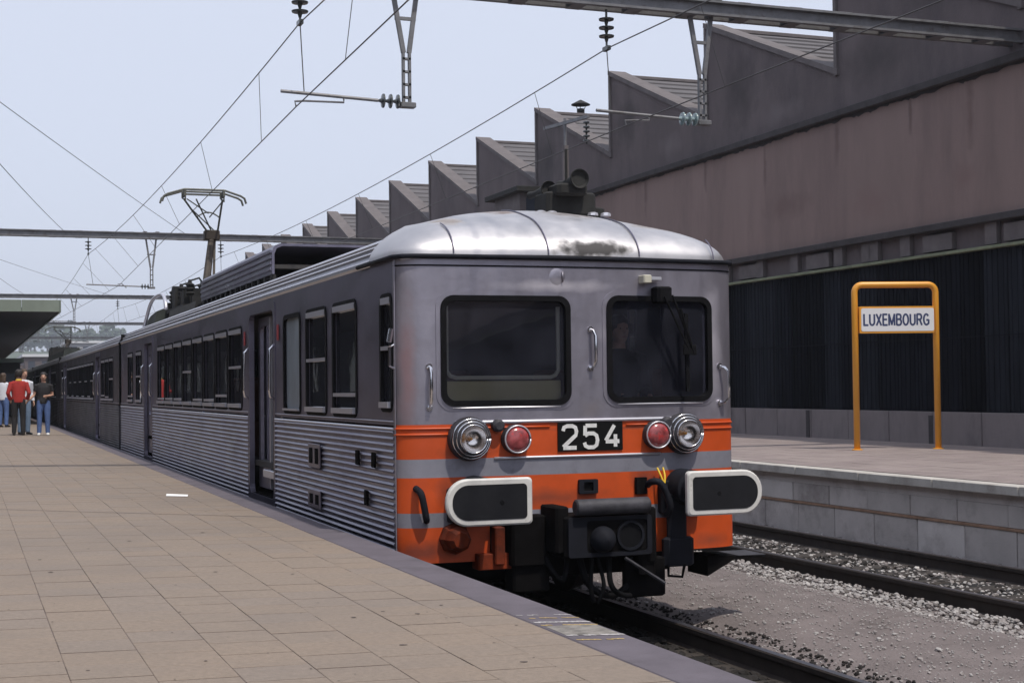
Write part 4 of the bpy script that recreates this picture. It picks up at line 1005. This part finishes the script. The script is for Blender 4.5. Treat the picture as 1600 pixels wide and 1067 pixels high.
hose([(-.2, -.2, .56), (-.24, -.22, .40), (-.3, -.16, .45), (-.36, -.1, .6)], .02, 'black')
hose([(.57, -.02, 1.07), (.57, -.10, 1.10), (.62, -.14, 1.09), (.67, -.15, 1.0), (.70, -.15, .90), (.69, -.1, .84)], .028, 'dark_blue')
hose([(.655, -.02, 1.20), (.665, -.06, 1.14), (.685, -.08, 1.08), (.70, -.06, 1.14), (.705, -.02, 1.20)], .008, 'yellow')
hose([(-1.305, .08, 1.10), (-1.29, -.0, 1.07), (-1.27, -.01, .98), (-1.25, .0, .88), (-1.235, .04, .86)], .026, 'dark_blue', 'hose_handle')
b = MB(); b.box(.47, .56, -.03, .01, 1.0, 1.13); b.build('socket_box', 'dark', car)
b = MB(); b.ring(rr(-.02, .14, 1.02, 1.13, .01, 2), rr(.02, .10, 1.04, 1.11, .005, 2), lambda u, v: fp(u, v, .03), lambda u, v: fp(u, v, .001)); b.build('draw_hook_bracket', 'dark_blue', car)
b = MB(); b.box(.015, .105, -.004, -.001, 1.035, 1.115); b.build('bracket_slot', 'black', car)
b = MB(); b.box(.70, .86, -.13, -.06, .60, 1.0, .02); b.box(.66, .92, -.14, -.04, .43, .66, .03); b.build('stirrup_bracket', 'dark_blue', car)
b = MB(); b.tube([(.70, -.1, .44), (.70, -.1, .36), (.82, -.1, .345), (.84, -.1, .43)], .012, 6); b.build('foot_stirrup', 'dark', car)
b = MB(); b.lathe((-1.02, .1, .72), (0, -1, 0), [(0, .12), (.1, .118), (.12, .095), (.2, .09), (.24, .06), (.245, .001)], 8); b.build('shunting_socket', 'orange_dark', car)
b = MB(); b.box(-.74, -.66, -.1, .0, .52, .80, .01); b.box(-.86, -.50, -.06, .1, .48, .60, .01); b.build('steel_bracket', 'orange_dark', car)
b = MB(); b.box(-.62, -.34, -.14, .1, .5, .88, .02); b.build('brake_box', 'dark', car)
b = MB(); b.prism_y([(1.18, .30), (1.42, .42), (1.72, .43), (1.72, .445), (1.18, .46)], .15, .5); b.cur = 1; b.box(1.43, 1.72, .15, .5, .446, .452); b.build('side_step', ['dark', 'grease'], car)
# horns on the roof
hz = 3.37
b = MB(); b.box(.16, .62, 1.0, 1.32, hz-.06, hz+.14, .03); b.box(.22, .5, .9, 1.35, hz+.1, hz+.2, .03); b.box(.6, .72, 1.05, 1.25, hz-.08, hz+.02, .02)
hn = b.build('horn_mount', 'roof_equipment', car)
for x, z, r, yf in ((.405, hz+.235, .082, .86), (.555, hz+.215, .085, 1.25), (.22, hz+.17, .07, 1.1)):
    b = MB(); b.lathe((x, yf, z), (0, 1, 0), [(.03, .001), (.028, r*.75), (0, r), (.01, r*1.05), (.06, r*.8), (.18, r*.5), (.35, r*.35), (.45, r*.5)], 18, True)
    h = b.build('horn', 'roof_equipment', hn, True)
b = MB(); b.tube([(.38, 1.1, hz+.2), (.38, 1.1, hz+.52)], .012, 6); b.build('aerial', 'roof_equipment', hn)
for x in (.1, .2, .58, .70): b = MB(); b.lathe((x, 1.0, hz-.06), (0, 0, 1), [(0, .05), (.02, .045), (.03, .02)], 8); b.build('mount_foot', 'sill', hn)
roof_cowl(car, 7.47, 13.2)
pantograph(car, 18.0)
b = MB()
b.prism_y([(-1.0, 3.11), (-.95, 3.30), (.95, 3.30), (1.0, 3.11)], 13.4, 16.6); b.build('roof_box', 'roof_equipment', car)
b = MB(); b.quadmesh([[(x, y, z) for x, z in ((-.98, 3.1), (-.92, zt-.05), (-.8, zt), (.8, zt), (.92, zt-.05), (.98, 3.1))] for y, zt in ((18.8, 3.46), (19.8, 3.42), (20.55, 3.32))]); b.build('roof_hatch', 'roof_green', car)
hose([(-1.02, 20.3, 3.06), (-1.0, 19.9, 3.30), (-1.0, 19.1, 3.58), (-1.0, 18.2, 3.66), (-1.0, 17.3, 3.64), (-1.0, 16.9, 3.5), (-1.0, 16.8, 3.35)], .035, 'sill', 'cable_conduit')
# plates on the ribbed side, red stickers
for (y0, y1, z0, z1) in ((2.56, 3.03, 1.13, 1.35), (2.55, 3.05, .76, .93)):
    b = MB(); b.box(-HW-.030, -HW-.016, y0, y1, z0, z1, .006); po_ = b.build('cable_cover', 'steel_side', car)
    for dy in (.12, .35): b = MB(); b.box(-HW-.036, -HW-.031, y0+dy-.06, y0+dy+.06, z0+.04, z1-.04, .004); b.build('cover_plate', 'dark', po_)
for y in (.72, 1.22, .95):
    z = 1.29 if y != .95 else .98
    b = MB(); b.box(-HW-.035, -HW-.014, y-.05, y+.05, z-.06, z+.06, .01); b.build('jacking_cover', 'dark', car)
for y in (4.50, 6.40):
    b = MB(); b.box(-HW-.012, -HW-.0085, y-.05, y+.05, 2.36, 2.52); b.build('door_sticker', 'red_sign', car)
b = MB(); b.tube([(-HW-.03, .16, 2.3), (-HW-.05, .16, 2.2)], .02, 6); b.tube([(-HW, .19, 2.18), (-HW-.04, .19, 2.16), (-HW-.04, .19, 2.02), (-HW, .19, 2.0)], .01, 6); b.build('lamp_iron', 'chrome', car)
b = MB(); b.box(-1.434, -1.428, .17, .21, ZS, 2.82); b.build('corner_seam', 'steel', car)

# following cars
car2 = thing('train_car', 'silver train car coupled second behind the numbered cab car', 'train', (0, 21.0, 0), 'cars of the silver train')
w2 = [(22.3+1.0*k, 22.3+1.0*k+.86, (2.12, None, 1.75)[k % 3] or 1.72, False) for k in range(3)]+[(27.4+1.0*k, 27.4+1.0*k+.86, (2.12, 1.72)[k % 2], False) for k in range(10)]+[(39.2, 40.06, 1.72, False)]
car_body(car2, 21.0, 41.6, w2, [(25.6, 26.75, False), (37.7, 38.9, False)], False)
b = MB(); b.box(-1.2, 1.2, LEN-.02, 21.02, .7, 2.9); b.build('gangway', 'black', car2)
car3 = copy_tree(car2); car3.location = (0, 42.0, 0); car3['label'] = 'third silver train car, darkest and furthest under the canopy edge'
pantograph(car3, 61.5-21+21, False) if False else None
b = MB(); b.quadmesh([[(x, y, z) for x, z in ((-.98, 3.1), (-.92, zt-.05), (-.8, zt), (.8, zt), (.92, zt-.05), (.98, 3.1))] for y, zt in ((47, 3.46), (58, 3.46), (59, 3.3))]); b.build('roof_hatch', 'roof_green', car3)
pantograph(car3, 60.8, False)

car4 = copy_tree(car2); car4.location = (0, 63.0, 0); car4['label'] = 'last silver train car, a dark sliver at the far end of the train'
# ------------------------------------------------------------------ overhead line portals
def disc_string(b, p, axis, n, r, pitch):
    p = Vector(p); a = Vector(axis)
    for k in range(n): b.lathe(p+a*k*pitch, a, [(0, .018), (.012, .03), (.03, r), (.05, r*.96), (.06, .035), (pitch, .018)], 14)
def portal(y, xl, xr, z, arms, susp, label, glass=()):
    t = thing('catenary_portal', label, 'portal', (xl, y, paving_z(xl)), 'overhead line portals across the tracks')
    b = MB(); z1 = z+.23
    for dy in (-.13, .13):
        for zz in (z, z1-.035): b.obox((xl, y+dy, zz+.017), (xr, y+dy, zz+.017), .09, .035)
        b.obox((xl, y+dy*.75, (z+z1)/2), (xr, y+dy*.75, (z+z1)/2), .012, .2)
    x = xl+.2
    while x < xr: b.box(x, x+.22, y-.17, y+.17, z-.006, z-.001); b.box(x, x+.22, y-.17, y+.17, z1+.001, z1+.006); x += .9
    b.build('beam', 'portal', t)
    b = MB()
    for dy in (-.13, .13): b.obox((xl, y+dy, paving_z(xl)), (xl, y+dy, z1), .1, .16)
    zz = 1.2
    while zz < z: b.obox((xl, y-.13, zz), (xl, y+.13, zz+.35), .012, .05, (1, 0, 0)); zz += .7
    b.build('post', 'portal', t)
    if xr > 12 and xr < 13: pass
    else:
        b = MB(); b.box(xr-.02, BX+.0, y-.25, y+.25, z-.15, z+.35) if xr > 11 else b.obox((xr-.1, y, .74), (xr-.1, y, z), .2, .26)
        b.build('wall_bracket' if xr > 11 else 'post', 'portal', t)
    for i, (x, zt, tube_l, xreg, zreg) in enumerate(arms):
        b = MB(); zm = zt+.72
        for s_ in (-1, 1):
            b.obox((x+s_*.22-.02, y, z1+.05), (x+s_*.04, y, zm), .06, .055, (0, 1, 0)); b.obox((x+s_*.045, y, zm+.03), (x+s_*.045, y, zt-.02), .035, .06, (0, 1, 0))
            b.box(x+s_*.22-.09, x+s_*.22+.05, y-.18, y+.18, z1+.006, z1+.03)
        b.obox((x-.16, y, zm+.48), (x+.14, y, zm+.48), .04, .045)
        for k in range(4): b.box(x-.06, x+.06, y-.03, y+.03, zt+.08+.18*k, zt+.11+.18*k)
        b.box(x-.1, x+.12, y-.07, y+.07, zt-.05, zt+.02, .01)
        da = b.build('drop_arm', 'portal', t)
        b = MB(); disc_string(b, (x-.09, y, zt+.03), (-1, 0, 0), 3, .10, .105); b.build('insulator', 'insulator_glass' if i in glass else 'insulator', da, True)
        b = MB(); xe = x-.09-.32
        b.tube([(xe, y, zt+.03), (x-tube_l, y, zt+.08)], .024, 8); b.build('registration_tube', 'portal', da)
        b = MB(); xm = x-.90; b.tube([(xm, y, zt+.03), (xm, y-.02, zt-.03), (xreg+.12, y-.02, zreg+.08), (xreg-.02, y, zreg+.07), (xreg, y, zreg)], .014, 6); b.build('steady_arm', 'portal', da)
    for (x, zc, xd, zd) in susp:
        b = MB(); b.tube([(x, y, z-.01), (x, y, z-.12)], .018, 6); disc_string(b, (x, y, z-.12), (0, 0, -1), 3, .115, .125); b.tube([(x, y, z-.5), (x, y, zc)], .016, 6); b.box(x-.03, x+.03, y-.09, y+.09, zc-.03, zc+.03)
        so_ = b.build('suspension_insulator', 'insulator', t, True)
        b = MB(); b.tube([(x, y, zc), (xd, y, zd)], .008, 5); b.build('link_wire', 'wire', so_)
    return t
PZB = 7.39
portal(-26.0, -9.0, 12.1, PZB, [(1.31, 5.80, 1.77, -.85, 5.75), (5.95, 5.80, 1.75, 5.1, 5.75)], [(.1, 6.9, .0, 5.87), (4.4, 6.90, 4.44, 5.86)], 'catenary portal behind the viewer, mirrored in the windscreen')
portal(9.0, -9.0, 12.1, PZB, [(1.31, 5.80, 1.77, -.25, 5.68), (5.95, 5.80, 1.75, 4.68, 5.68)], [(-.19, 6.83, -.14, 5.87), (4.38, 6.80, 4.44, 5.86)], 'grey catenary portal crossing the top right of the view with two drop arms', (1,))
portal(44.0, -9.0, 11.62, PZB, [(1.96, 5.62, 2.3, .78, 5.66)], [(-.27, 6.80, -.1, 5.66), (4.48, 6.80, 4.5, 5.8)], 'thin catenary portal crossing behind the raised pantograph')
portal(80.0, -9.0, 11.0, PZB, [(1.69, 6.0, 2.2, .3, 5.9)], [(4.21, 6.80, 4.3, 5.8)], 'far catenary portal just above the green canopy edge')
portal(116.0, -9.0, 16.0, PZB, [(1.3, 6.0, 2.0, .2, 5.9), (5.2, 6.0, 2.0, 4.2, 5.9)], [(4.2, 6.80, 4.3, 5.8)], 'very distant catenary portal above the dark rear of the train')
portal(150.0, -9.0, 30.0, PZB, [(1.3, 6.0, 2.0, .2, 5.9), (5.2, 6.0, 2.0, 4.2, 5.9), (12, 6, 2, 11, 5.9)], [(4.2, 6.80, 4.3, 5.8)], 'furthest catenary portal in front of the hazy hill')
for q_ in (116, 150): pass
def catenary(label, cw, ms, ndrop=6):
    t = thing('catenary_wire', label, 'overhead wire', cw[0])
    b = MB(); b.tube(cw, .0085, 6); b.build('contact_wire', 'wire', t)
    b = MB(); full = []; drops = []
    for i in range(len(ms)-1):
        a, c = Vector(ms[i]), Vector(ms[i+1]); ca, cc = Vector(cw[i]), Vector(cw[i+1])
        for k in range(16):
            u = k/16; p = a.lerp(c, u); p.z -= .28*4*u*(1-u)*1.; full.append(p)
        for k in range(ndrop):
            u = (k+.5)/ndrop; p = a.lerp(c, u); p.z -= .28*4*u*(1-u); q_ = ca.lerp(cc, u); dq = MB(); dq.tube([p, q_], .005, 4); drops.append(dq)
    full.append(Vector(ms[-1])); b.tube(full, .009, 6); b.build('messenger_wire', 'wire', t)
    for dq in drops: dq.build('dropper', 'wire', t)
    return t
catenary('contact line of the near track above the silver train and its pantograph',
         [(-.85, -26, 5.75), (-.25, 9, 5.68), (.78, 44, 5.66), (.3, 80, 5.9), (.2, 116, 5.9), (.2, 150, 5.9)],
         [(.1, -26, 6.9), (-.19, 9, 6.83), (-.27, 44, 6.80), (.1, 80, 6.8), (.2, 116, 6.8), (.2, 150, 6.8)])
catenary('contact line of the empty track passing in front of the saw-tooth gables',
         [(5.1, -26, 5.75), (4.68, 9, 5.68), (4.9, 44, 5.7), (4.4, 80, 5.9), (4.2, 116, 5.9), (4.2, 150, 5.9)],
         [(4.4, -26, 6.9), (4.38, 9, 6.80), (4.48, 44, 6.80), (4.21, 80, 6.8), (4.2, 116, 6.8), (4.2, 150, 6.8)])
for i, (a, c, lab) in enumerate((((-9, 9, 9.2), (3.2, 44, 7.6), 'diagonal stay wire running highest across the left sky'), ((-5.6, 9, 6.6), (-1.1, 44, 7.6), 'short stay wire reaching the middle portal beam'),
                    ((-7, 44, 7.9), (4.2, 80, 7.5), 'lower diagonal stay wire above the canopy'), ((-4.5, 44, 6.9), (-.95, 80, 7.5), 'lowest stay wire ending at the far portal beam'))):
    b = MB(); A_, C_ = Vector(a), Vector(c); pts = []
    for k in range(13):
        u = k/12; p = A_.lerp(C_, u); p.z -= .12*4*u*(1-u); pts.append(p)
    b.tube(pts, .009, 5); tag(b.build('stay_wire', 'wire', at=a), lab, 'wire', 'diagonal stay wires')

# ------------------------------------------------------------------ canopy
cn = thing('platform_canopy', 'sage green fascia canopy with dark underside over the left platform', 'canopy', (-4.6, 41, .77))
s = MB(); s.prism_y([(-8.6, 4.58), (-1.45, 4.58), (-1.45, 4.62), (-3.5, 4.75), (-8.6, 4.9)], 41.1, 130); s.build('roof', 'canopy_dark', cn)
s = MB()
fm = MB(); fm.box(-.62, .62, 0, .06, 4.55, 4.95, .008); fme = fm.mesh('fascia_panel', 'canopy_green')
for k in range(6): shared('fascia_panel', fme, cn, (-2.03-1.25*k, 41.03, 0))
s = MB(); s.box(-1.45, -1.39, 41.03, 130, 4.53, 4.95, .008); s.build('side_fascia', 'canopy_green', cn)
pm_ = MB(); pm_.box(-.12, .12, -.12, .12, .7, 4.58, .02); pmm = pm_.mesh('post', 'canopy_dark')
for k in range(9): shared('post', pmm, cn, (-5.6, 44+10*k, 0))

# ------------------------------------------------------------------ far scene
def kiosk():
    t = thing('kiosk', 'dark kiosk under the far canopy at the left edge', 'kiosk', (-4.6, 62, .75))
    s = MB(); s.box(-6.5, -2.05, 60, 66, .77, 3.2, .03); s.build('wall', 'interior_dark', t)
    s = MB(); s.box(-5.2, -2.3, 59.97, 59.995, 1.6, 2.7); s.build('window', 'far_glass', t)
    s = MB(); s.box(-6.6, -1.9, 59.85, 66.1, 3.21, 3.4, .02); s.build('roof', 'canopy_green', t)
kiosk()
hl = MB(); K_ = 3.0; xs_ = [-1200+60*i for i in range(42)]; ys_ = [650, 780, 870, 990, 1140, 1350, 1600]
qh = random.Random(31)
hg = []
for j, y in enumerate(ys_):
    hg.append([(x, y, (-.6 if j == 0 else (.2, 12, 26, 34, 39, 44, 15)[j]*(.8+.25*math.sin(x*.007+j)))+qh.uniform(-1, 1)) for x in xs_])
hl.quadmesh(hg, False); tag(hl.build('hill', 'hill', None, 'all'), kind='structure')
def hz_(x, y):
    for j in range(len(ys_)-1):
        if ys_[j] <= y <= ys_[j+1]:
            u = (y-ys_[j])/(ys_[j+1]-ys_[j]); i = min(max(int((x-xs_[0])//60), 0), len(xs_)-2); return hg[j][i][2]*(1-u)+hg[j+1][i][2]*u
    return 0
def crown(b, c, r, h, n, q):
    for k in range(n):
        a = q.uniform(0, 6.28); u = q.uniform(-1, 1); rr_ = r*math.sqrt(max(.05, 1-u*u))*q.uniform(.45, 1); s_ = q.uniform(.14, .30)*r
        b.ico((c[0]+rr_*math.cos(a), c[1]+rr_*math.sin(a), c[2]+u*h*.5), s_, s_, s_*.8, .35, q)
for i in range(22):
    x = 26+66*(i/21)+qh.uniform(-4, 4); y = qh.uniform(860, 1030); z = hz_(x, y); h = qh.uniform(10, 18); r = h*.42
    t = thing('tree', 'hazy dark tree on the distant hill beyond the canopy', 'tree', (x, y, z), 'trees on the distant hill')
    b = MB(); b.tube([(x, y, z-.5), (x, y, z+h*.55)], [.6, .3], 6); b.build('trunk', 'bark', t)
    b = MB(); crown(b, (x, y, z+h*.62), r, h*.8, 60, qh); b.build('crown', 'leaf_far', t)
b = MB()
for i in range(420):
    x = qh.uniform(-300, 600); y = qh.uniform(900, 1300)
    crown(b, (x, y, hz_(x, y)+6), 9, 14, 7, qh)
tag(b.build('woodland', 'leaf_far'), 'hazy mass of trees covering the distant hill', 'woodland', kind='stuff')
def far_building(label, x0, x1, y0, y1, z1, m, rows, cols, roofm):
    t = thing('building', label, 'building', ((x0+x1)/2, y0, -.5), 'distant buildings past the train')
    s = MB(); s.box(x0, x1, y0, y1, -.5, z1); s.build('wall', m, t)
    s = MB(); s.box(x0-.3, x1+.3, y0-.3, y1+.3, z1+.002, z1+.35); s.build('roof', roofm, t)
    dx = (x1-x0)/cols; dz = (z1-1)/rows
    for i in range(cols):
        for j in range(rows):
            s = MB(); s.box(x0+dx*(i+.25), x0+dx*(i+.75), y0-.06, y0-.01, 1+dz*(j+.25), 1+dz*(j+.8)); s.build('window', 'far_glass', t)
far_building('low dark building with white roof beyond the train end', 2.6, 14, 180, 200, 6.2, 'gable', 2, 7, 'far_white')
far_building('small dark building at the left end of the white roofed one', -3.5, 1.8, 170, 186, 4.6, 'cornice', 2, 3, 'gable')
far_building('taller grey block behind the white roofed building', 11, 20, 230, 245, 9.5, 'far_grey', 3, 5, 'far_white')

sb = thing('station_building', 'long station building behind the left platform, unseen and added for dark reflections', 'building', (-15, 40, .7))  # unseen dark block, put in so side windows and steel reflect dark
s = MB(); s.box(-22, -14.5, -30, 140, -.4, 9.5); s.build('wall', 'cornice', sb)
s = MB(); s.box(-22.4, -14.1, -30.4, 140.4, 9.502, 9.9); s.build('roof', 'cornice', sb)
s = MB(); s.box(-14.5, -8.6, -30, 140, 4.4, 4.7); s.build('shade_awning', 'canopy_dark', sb)  # unseen, added to shade the wall that the windows reflect
wmm = MB(); wmm.box(0, .08, -.7, .7, 0, 2.2); wme = wmm.mesh('window', 'far_glass')
for k in range(40):
    for z in (1.7, 5.6): shared('window', wme, sb, (-14.49, -28+4.2*k, z))
# ------------------------------------------------------------------ litter
b = MB(); b.quadmesh([[(-2.46, 5.42, paving_z(-2.46)+.004), (-2.25, 5.30, paving_z(-2.25)+.004)], [(-2.44, 5.53, paving_z(-2.44)+.02), (-2.23, 5.41, paving_z(-2.23)+.016)]], False)
tag(b.build('paper_scrap', 'paper', at=(-2.35, 5.4, paving_z(-2.35)+.004)), 'small white paper scrap lying on the platform tiles', 'litter')

# ------------------------------------------------------------------ people
def person(loc, head, label, top, bottom, shoes, hair, longhair=False, pose='stand', h=1.72, sleeves=True, extra=None, seated=False):
    root = thing('person', label, 'person', (0, 0, 0), None)
    k = h/1.75
    def V(x, y, z): return Vector((x*k, y*k, z*k))
    parts = {}
    hipz = .92
    if pose == 'sit':
        LA = [(.10, 0, .50), (.11, -.42, .50), (.11, -.42, .08), (.11, -.55, .03)]; hipz = .50
    else:
        LA = [(.095, 0, .90), (.105, -.02, .49), (.115, .015, .085), (.125, -.13, .03)]
    dz = hipz-.92
    body = MB()
    torso = [((0, 0, .86+dz), .15, .10), ((0, 0, .95+dz), .165, .115), ((0, .01, 1.08+dz), .14, .10), ((0, .0, 1.22+dz), .16, .11), ((0, .0, 1.34+dz), .175, .108), ((0, .01, 1.42+dz), .14, .085), ((0, .01, 1.47+dz), .065, .062), ((0, .0, 1.54+dz), .055, .058)]
    body.loft([(V(*p), a*k, c*k) for p, a, c in torso], 14)
    hc = V(0, -.015, 1.635+dz)
    body.loft([(V(0, -.03, 1.52+dz), .035*k, .045*k), (V(0, -.025, 1.55+dz), .058*k, .075*k), (V(0, -.02, 1.60+dz), .072*k, .092*k), (V(0, -.012, 1.66+dz), .077*k, .098*k), (V(0, -.005, 1.71+dz), .066*k, .085*k), (V(0, 0, 1.745+dz), .03*k, .04*k)], 14)
    body.tube([V(0, -.10, 1.655+dz), V(0, -.128, 1.615+dz), V(0, -.105, 1.605+dz)], [.008*k, .016*k, .012*k], 6)       # nose
    for sx in (-1, 1): body.loft([(V(sx*.078, 0, 1.60+dz), .01*k, .02*k), (V(sx*.083, .005, 1.635+dz), .012*k, .028*k), (V(sx*.08, .005, 1.665+dz), .008*k, .02*k)], 8)
    arms = {'stand': [[(.19, 0, 1.39), (.235, .03, 1.12), (.235, -.07, .88)]]*2,
            'crossed': [[(.19, 0, 1.39), (.24, .04, 1.12), (.10, -.19, 1.10)], [(.19, 0, 1.39), (.25, .02, 1.13), (.40, -.12, .98)]],
            'hips': [[(.19, 0, 1.39), (.27, .07, 1.13), (.22, -.06, .95)]]*2,
            'sit': [[(.19, 0, 1.39), (.23, -.03, 1.12), (.16, -.27, 1.05)]]*2}[pose]
    sl = MB(); tr = MB()
    for sx, arm in ((1, arms[0]), (-1, arms[1])):
        P = [V(sx*x, y, z+dz) for x, y, z in arm]; s0 = V(sx*.13, 0, 1.39+dz)
        body.loft([(s0, .06*k, .06*k), (P[0], .058*k, .058*k), (P[0].lerp(P[1], .5), .047*k, .047*k), (P[1], .04*k, .04*k), (P[1].lerp(P[2], .4), .038*k, .038*k), (P[2], .026*k, .03*k)], 10, (1, .2, .1))
        dd = (P[2]-P[1]).normalized(); sd_ = Vector((-sx, 0, 0)); sd_ = (sd_-dd*sd_.dot(dd)).normalized(); nn = dd.cross(sd_)
        pc = P[2]+dd*.05*k
        body.loft([(P[2]-dd*.01, .026*k, .022*k), (P[2]+dd*.04*k, .038*k, .018*k), (P[2]+dd*.085*k, .040*k, .015*k)], 8, nn)
        for f_ in range(4):
            o_ = nn*(.028-.0185*f_)*k; base = P[2]+dd*.075*k+o_; l = (.06, .072, .066, .05)[f_]*k
            body.tube([base, base+dd*l*.5+sd_*.004*k, base+dd*l*.85+sd_*.02*k, base+dd*l+sd_*.034*k], [.0095*k, .009*k, .008*k, .006*k], 6)
        tb_ = P[2]+dd*.025*k+nn*.028*k
        body.tube([tb_, tb_+(dd*.6+nn*.7)*.035*k, tb_+(dd*.95+nn*.5+sd_*.3)*.06*k], [.012*k, .01*k, .007*k], 6)
        end = P[2] if sleeves else P[0].lerp(P[1], .6)
        ring_ = [(s0, .085*k, .085*k), (P[0], .074*k, .074*k), (P[0].lerp(P[1], .5), .062*k, .062*k)]
        if sleeves: ring_ += [(P[1], .055*k, .055*k), (P[1].lerp(P[2], .4), .052*k, .052*k), (P[1].lerp(P[2], .93), .042*k, .042*k)]
        else: ring_ += [(end, .058*k, .058*k)]
        sl.loft(ring_, 12, (1, .2, .1))
    sl.loft([(V(0, 0, .88+dz), .175*k, .127*k), (V(0, 0, .96+dz), .18*k, .132*k), (V(0, .01, 1.08+dz), .165*k, .122*k), (V(0, 0, 1.22+dz), .18*k, .128*k), (V(0, 0, 1.34+dz), .19*k, .122*k), (V(0, .01, 1.425+dz), .15*k, .10*k), (V(0, .012, 1.475+dz), .078*k, .076*k)], 16)
    for sx in (-1, 1):
        feet = MB()
        L_ = [V(sx*x, y, z) for x, y, z in LA]
        body.loft([(V(sx*.08, 0, hipz+.03), .085*k, .095*k), (L_[0].lerp(L_[1], .25), .082*k, .088*k), (L_[1], .055*k, .058*k), (L_[1].lerp(L_[2], .35), .052*k, .056*k), (L_[2], .036*k, .04*k), (L_[2]-V(0, 0, .05), .035*k, .045*k)], 10)
        tr.loft([(V(sx*.075, 0, hipz+.06), .098*k, .112*k), (L_[0].lerp(L_[1], .25), .098*k, .105*k), (L_[1], .073*k, .076*k), (L_[1].lerp(L_[2], .5), .068*k, .072*k), (L_[2], .062*k, .066*k), (L_[2]-V(0, 0, .02), .06*k, .064*k)], 12)
        a = L_[2]; b_ = L_[3]
        feet.loft([(V(a.x/k, a.y/k+.045, .035), .034*k, .03*k), (V(a.x/k, a.y/k, .05), .042*k, .045*k), (V(a.x/k+sx*.004, a.y/k-.07, .04), .046*k, .036*k), (V(b_.x/k, b_.y/k-.04, .027), .042*k, .024*k), (V(b_.x/k, b_.y/k-.075, .024), .022*k, .016*k)], 10)
        feet.build('shoe', shoes, root, 'all')
    tr.loft([(V(0, 0, hipz-.08), .13*k, .10*k), (V(0, 0, hipz), .172*k, .124*k), (V(0, 0, hipz+.11), .158*k, .115*k)], 14)
    def fin(b, nm, m, vox, par):
        o = b.build(nm, m, par); md = o.modifiers.new('remesh', 'REMESH'); md.mode = 'VOXEL'; md.voxel_size = vox; md.use_smooth_shade = True
        sm_ = o.modifiers.new('smooth', 'SMOOTH'); sm_.factor = .5; sm_.iterations = 2 if nm == 'body' else 4
        return o
    fin(body, 'body', 'skin', .0085, root)
    fin(sl, 'top', top, .013, root); fin(tr, 'trousers', bottom, .013, root)
    hb = MB()
    hb.loft([(V(0, .05, 1.56+dz), .066*k, .05*k), (V(0, .032, 1.62+dz), .094*k, .085*k), (V(0, .008, 1.68+dz), .096*k, .112*k), (V(0, .0, 1.73+dz), .082*k, .100*k), (V(0, .0, 1.772+dz), .04*k, .05*k)], 14)
    if longhair: hb.loft([(V(0, .05, 1.38+dz), .11*k, .03*k), (V(0, .045, 1.50+dz), .118*k, .06*k), (V(0, .03, 1.60+dz), .108*k, .08*k), (V(0, .015, 1.70+dz), .09*k, .08*k)], 12)
    hb.build('hair', hair, root, 'all')
    e = MB()
    for sx in (-1, 1): e.ico(V(sx*.031, -.103, 1.645+dz), .011*k, .006*k, .006*k, 0)
    e.cur = 1; e.ico(V(0, -.108, 1.575+dz), .022*k, .006*k, .006*k, 0); e.build('face', ['eye', 'lip'], root)
    if extra == 'collar':
        c_ = MB(); c_.lathe(V(0, .012, 1.465+dz), (0, 0, 1), [(0, .085*k), (.03*k, .075*k), (.05*k, .068*k)], 16, False); c_.build('collar', 'collar_yellow', root, 'all')
    root.location = loc; root.rotation_euler = (0, 0, head)
    return root
gp = 'people waiting on the left platform'
P_ = [person((-3.16, 28.9, paving_z(-3.16)), R(176), 'person seen from behind in a red sweater and black trousers', 'sweater_red', 'cloth_black', 'shoe_dark', 'hair_dark', False, 'hips', 1.67, True, 'collar'),
      person((-2.55, 29.0, paving_z(-2.55)), R(-4), 'person with long dark hair in black top and blue jeans facing the camera', 'cloth_black', 'denim', 'shoe_white', 'hair_dark', True, 'crossed', 1.61, False),
      person((-3.0, 29.7, paving_z(-3.0)), R(25), 'person in white shirt and pale jeans half hidden behind the red sweater', 'cloth_white', 'denim_pale', 'shoe_dark', 'hair_brown', False, 'stand', 1.70, True),
      person((-3.30, 38.5, paving_z(-3.3)), R(150), 'person in white top and dark trousers far back at the left edge', 'cloth_white', 'denim', 'shoe_dark', 'hair_brown', True, 'stand', 1.70, True)]
for p_ in P_: p_['group'] = gp
dv = person((.80, .98, 1.12), 0, 'person sitting in the driving cab behind the right windscreen', 'cloth_black', 'cloth_black', 'shoe_dark', 'hair_dark', False, 'sit', 1.74, True)
ps = person((-1.06, 11.0, 1.06), R(8), 'person in pale shirt sitting at a middle side window of the train', 'cloth_white', 'denim', 'shoe_dark', 'hair_brown', False, 'sit', 1.7, True)

# ------------------------------------------------------------------ air
hm = bpy.data.materials.new('haze_air'); hm.use_nodes = True; hn_ = hm.node_tree; hn_.nodes.remove(hn_.nodes['Principled BSDF'])
pv_ = hn_.nodes.new('ShaderNodeVolumePrincipled'); pv_.inputs['Density'].default_value = .0005; pv_.inputs['Color'].default_value = (.80, .85, .95, 1); pv_.inputs['Anisotropy'].default_value = .2
hn_.links.new(pv_.outputs[0], hn_.nodes['Material Output'].inputs['Volume']); mats['haze'] = hm
s = MB(); s.box(-1450, 1450, -1450, 1850, -1.5, 75); hzo = s.build('haze', 'haze'); hzo['kind'] = 'stuff'; tag(hzo, 'thin pale haze filling the air of the station', 'haze')
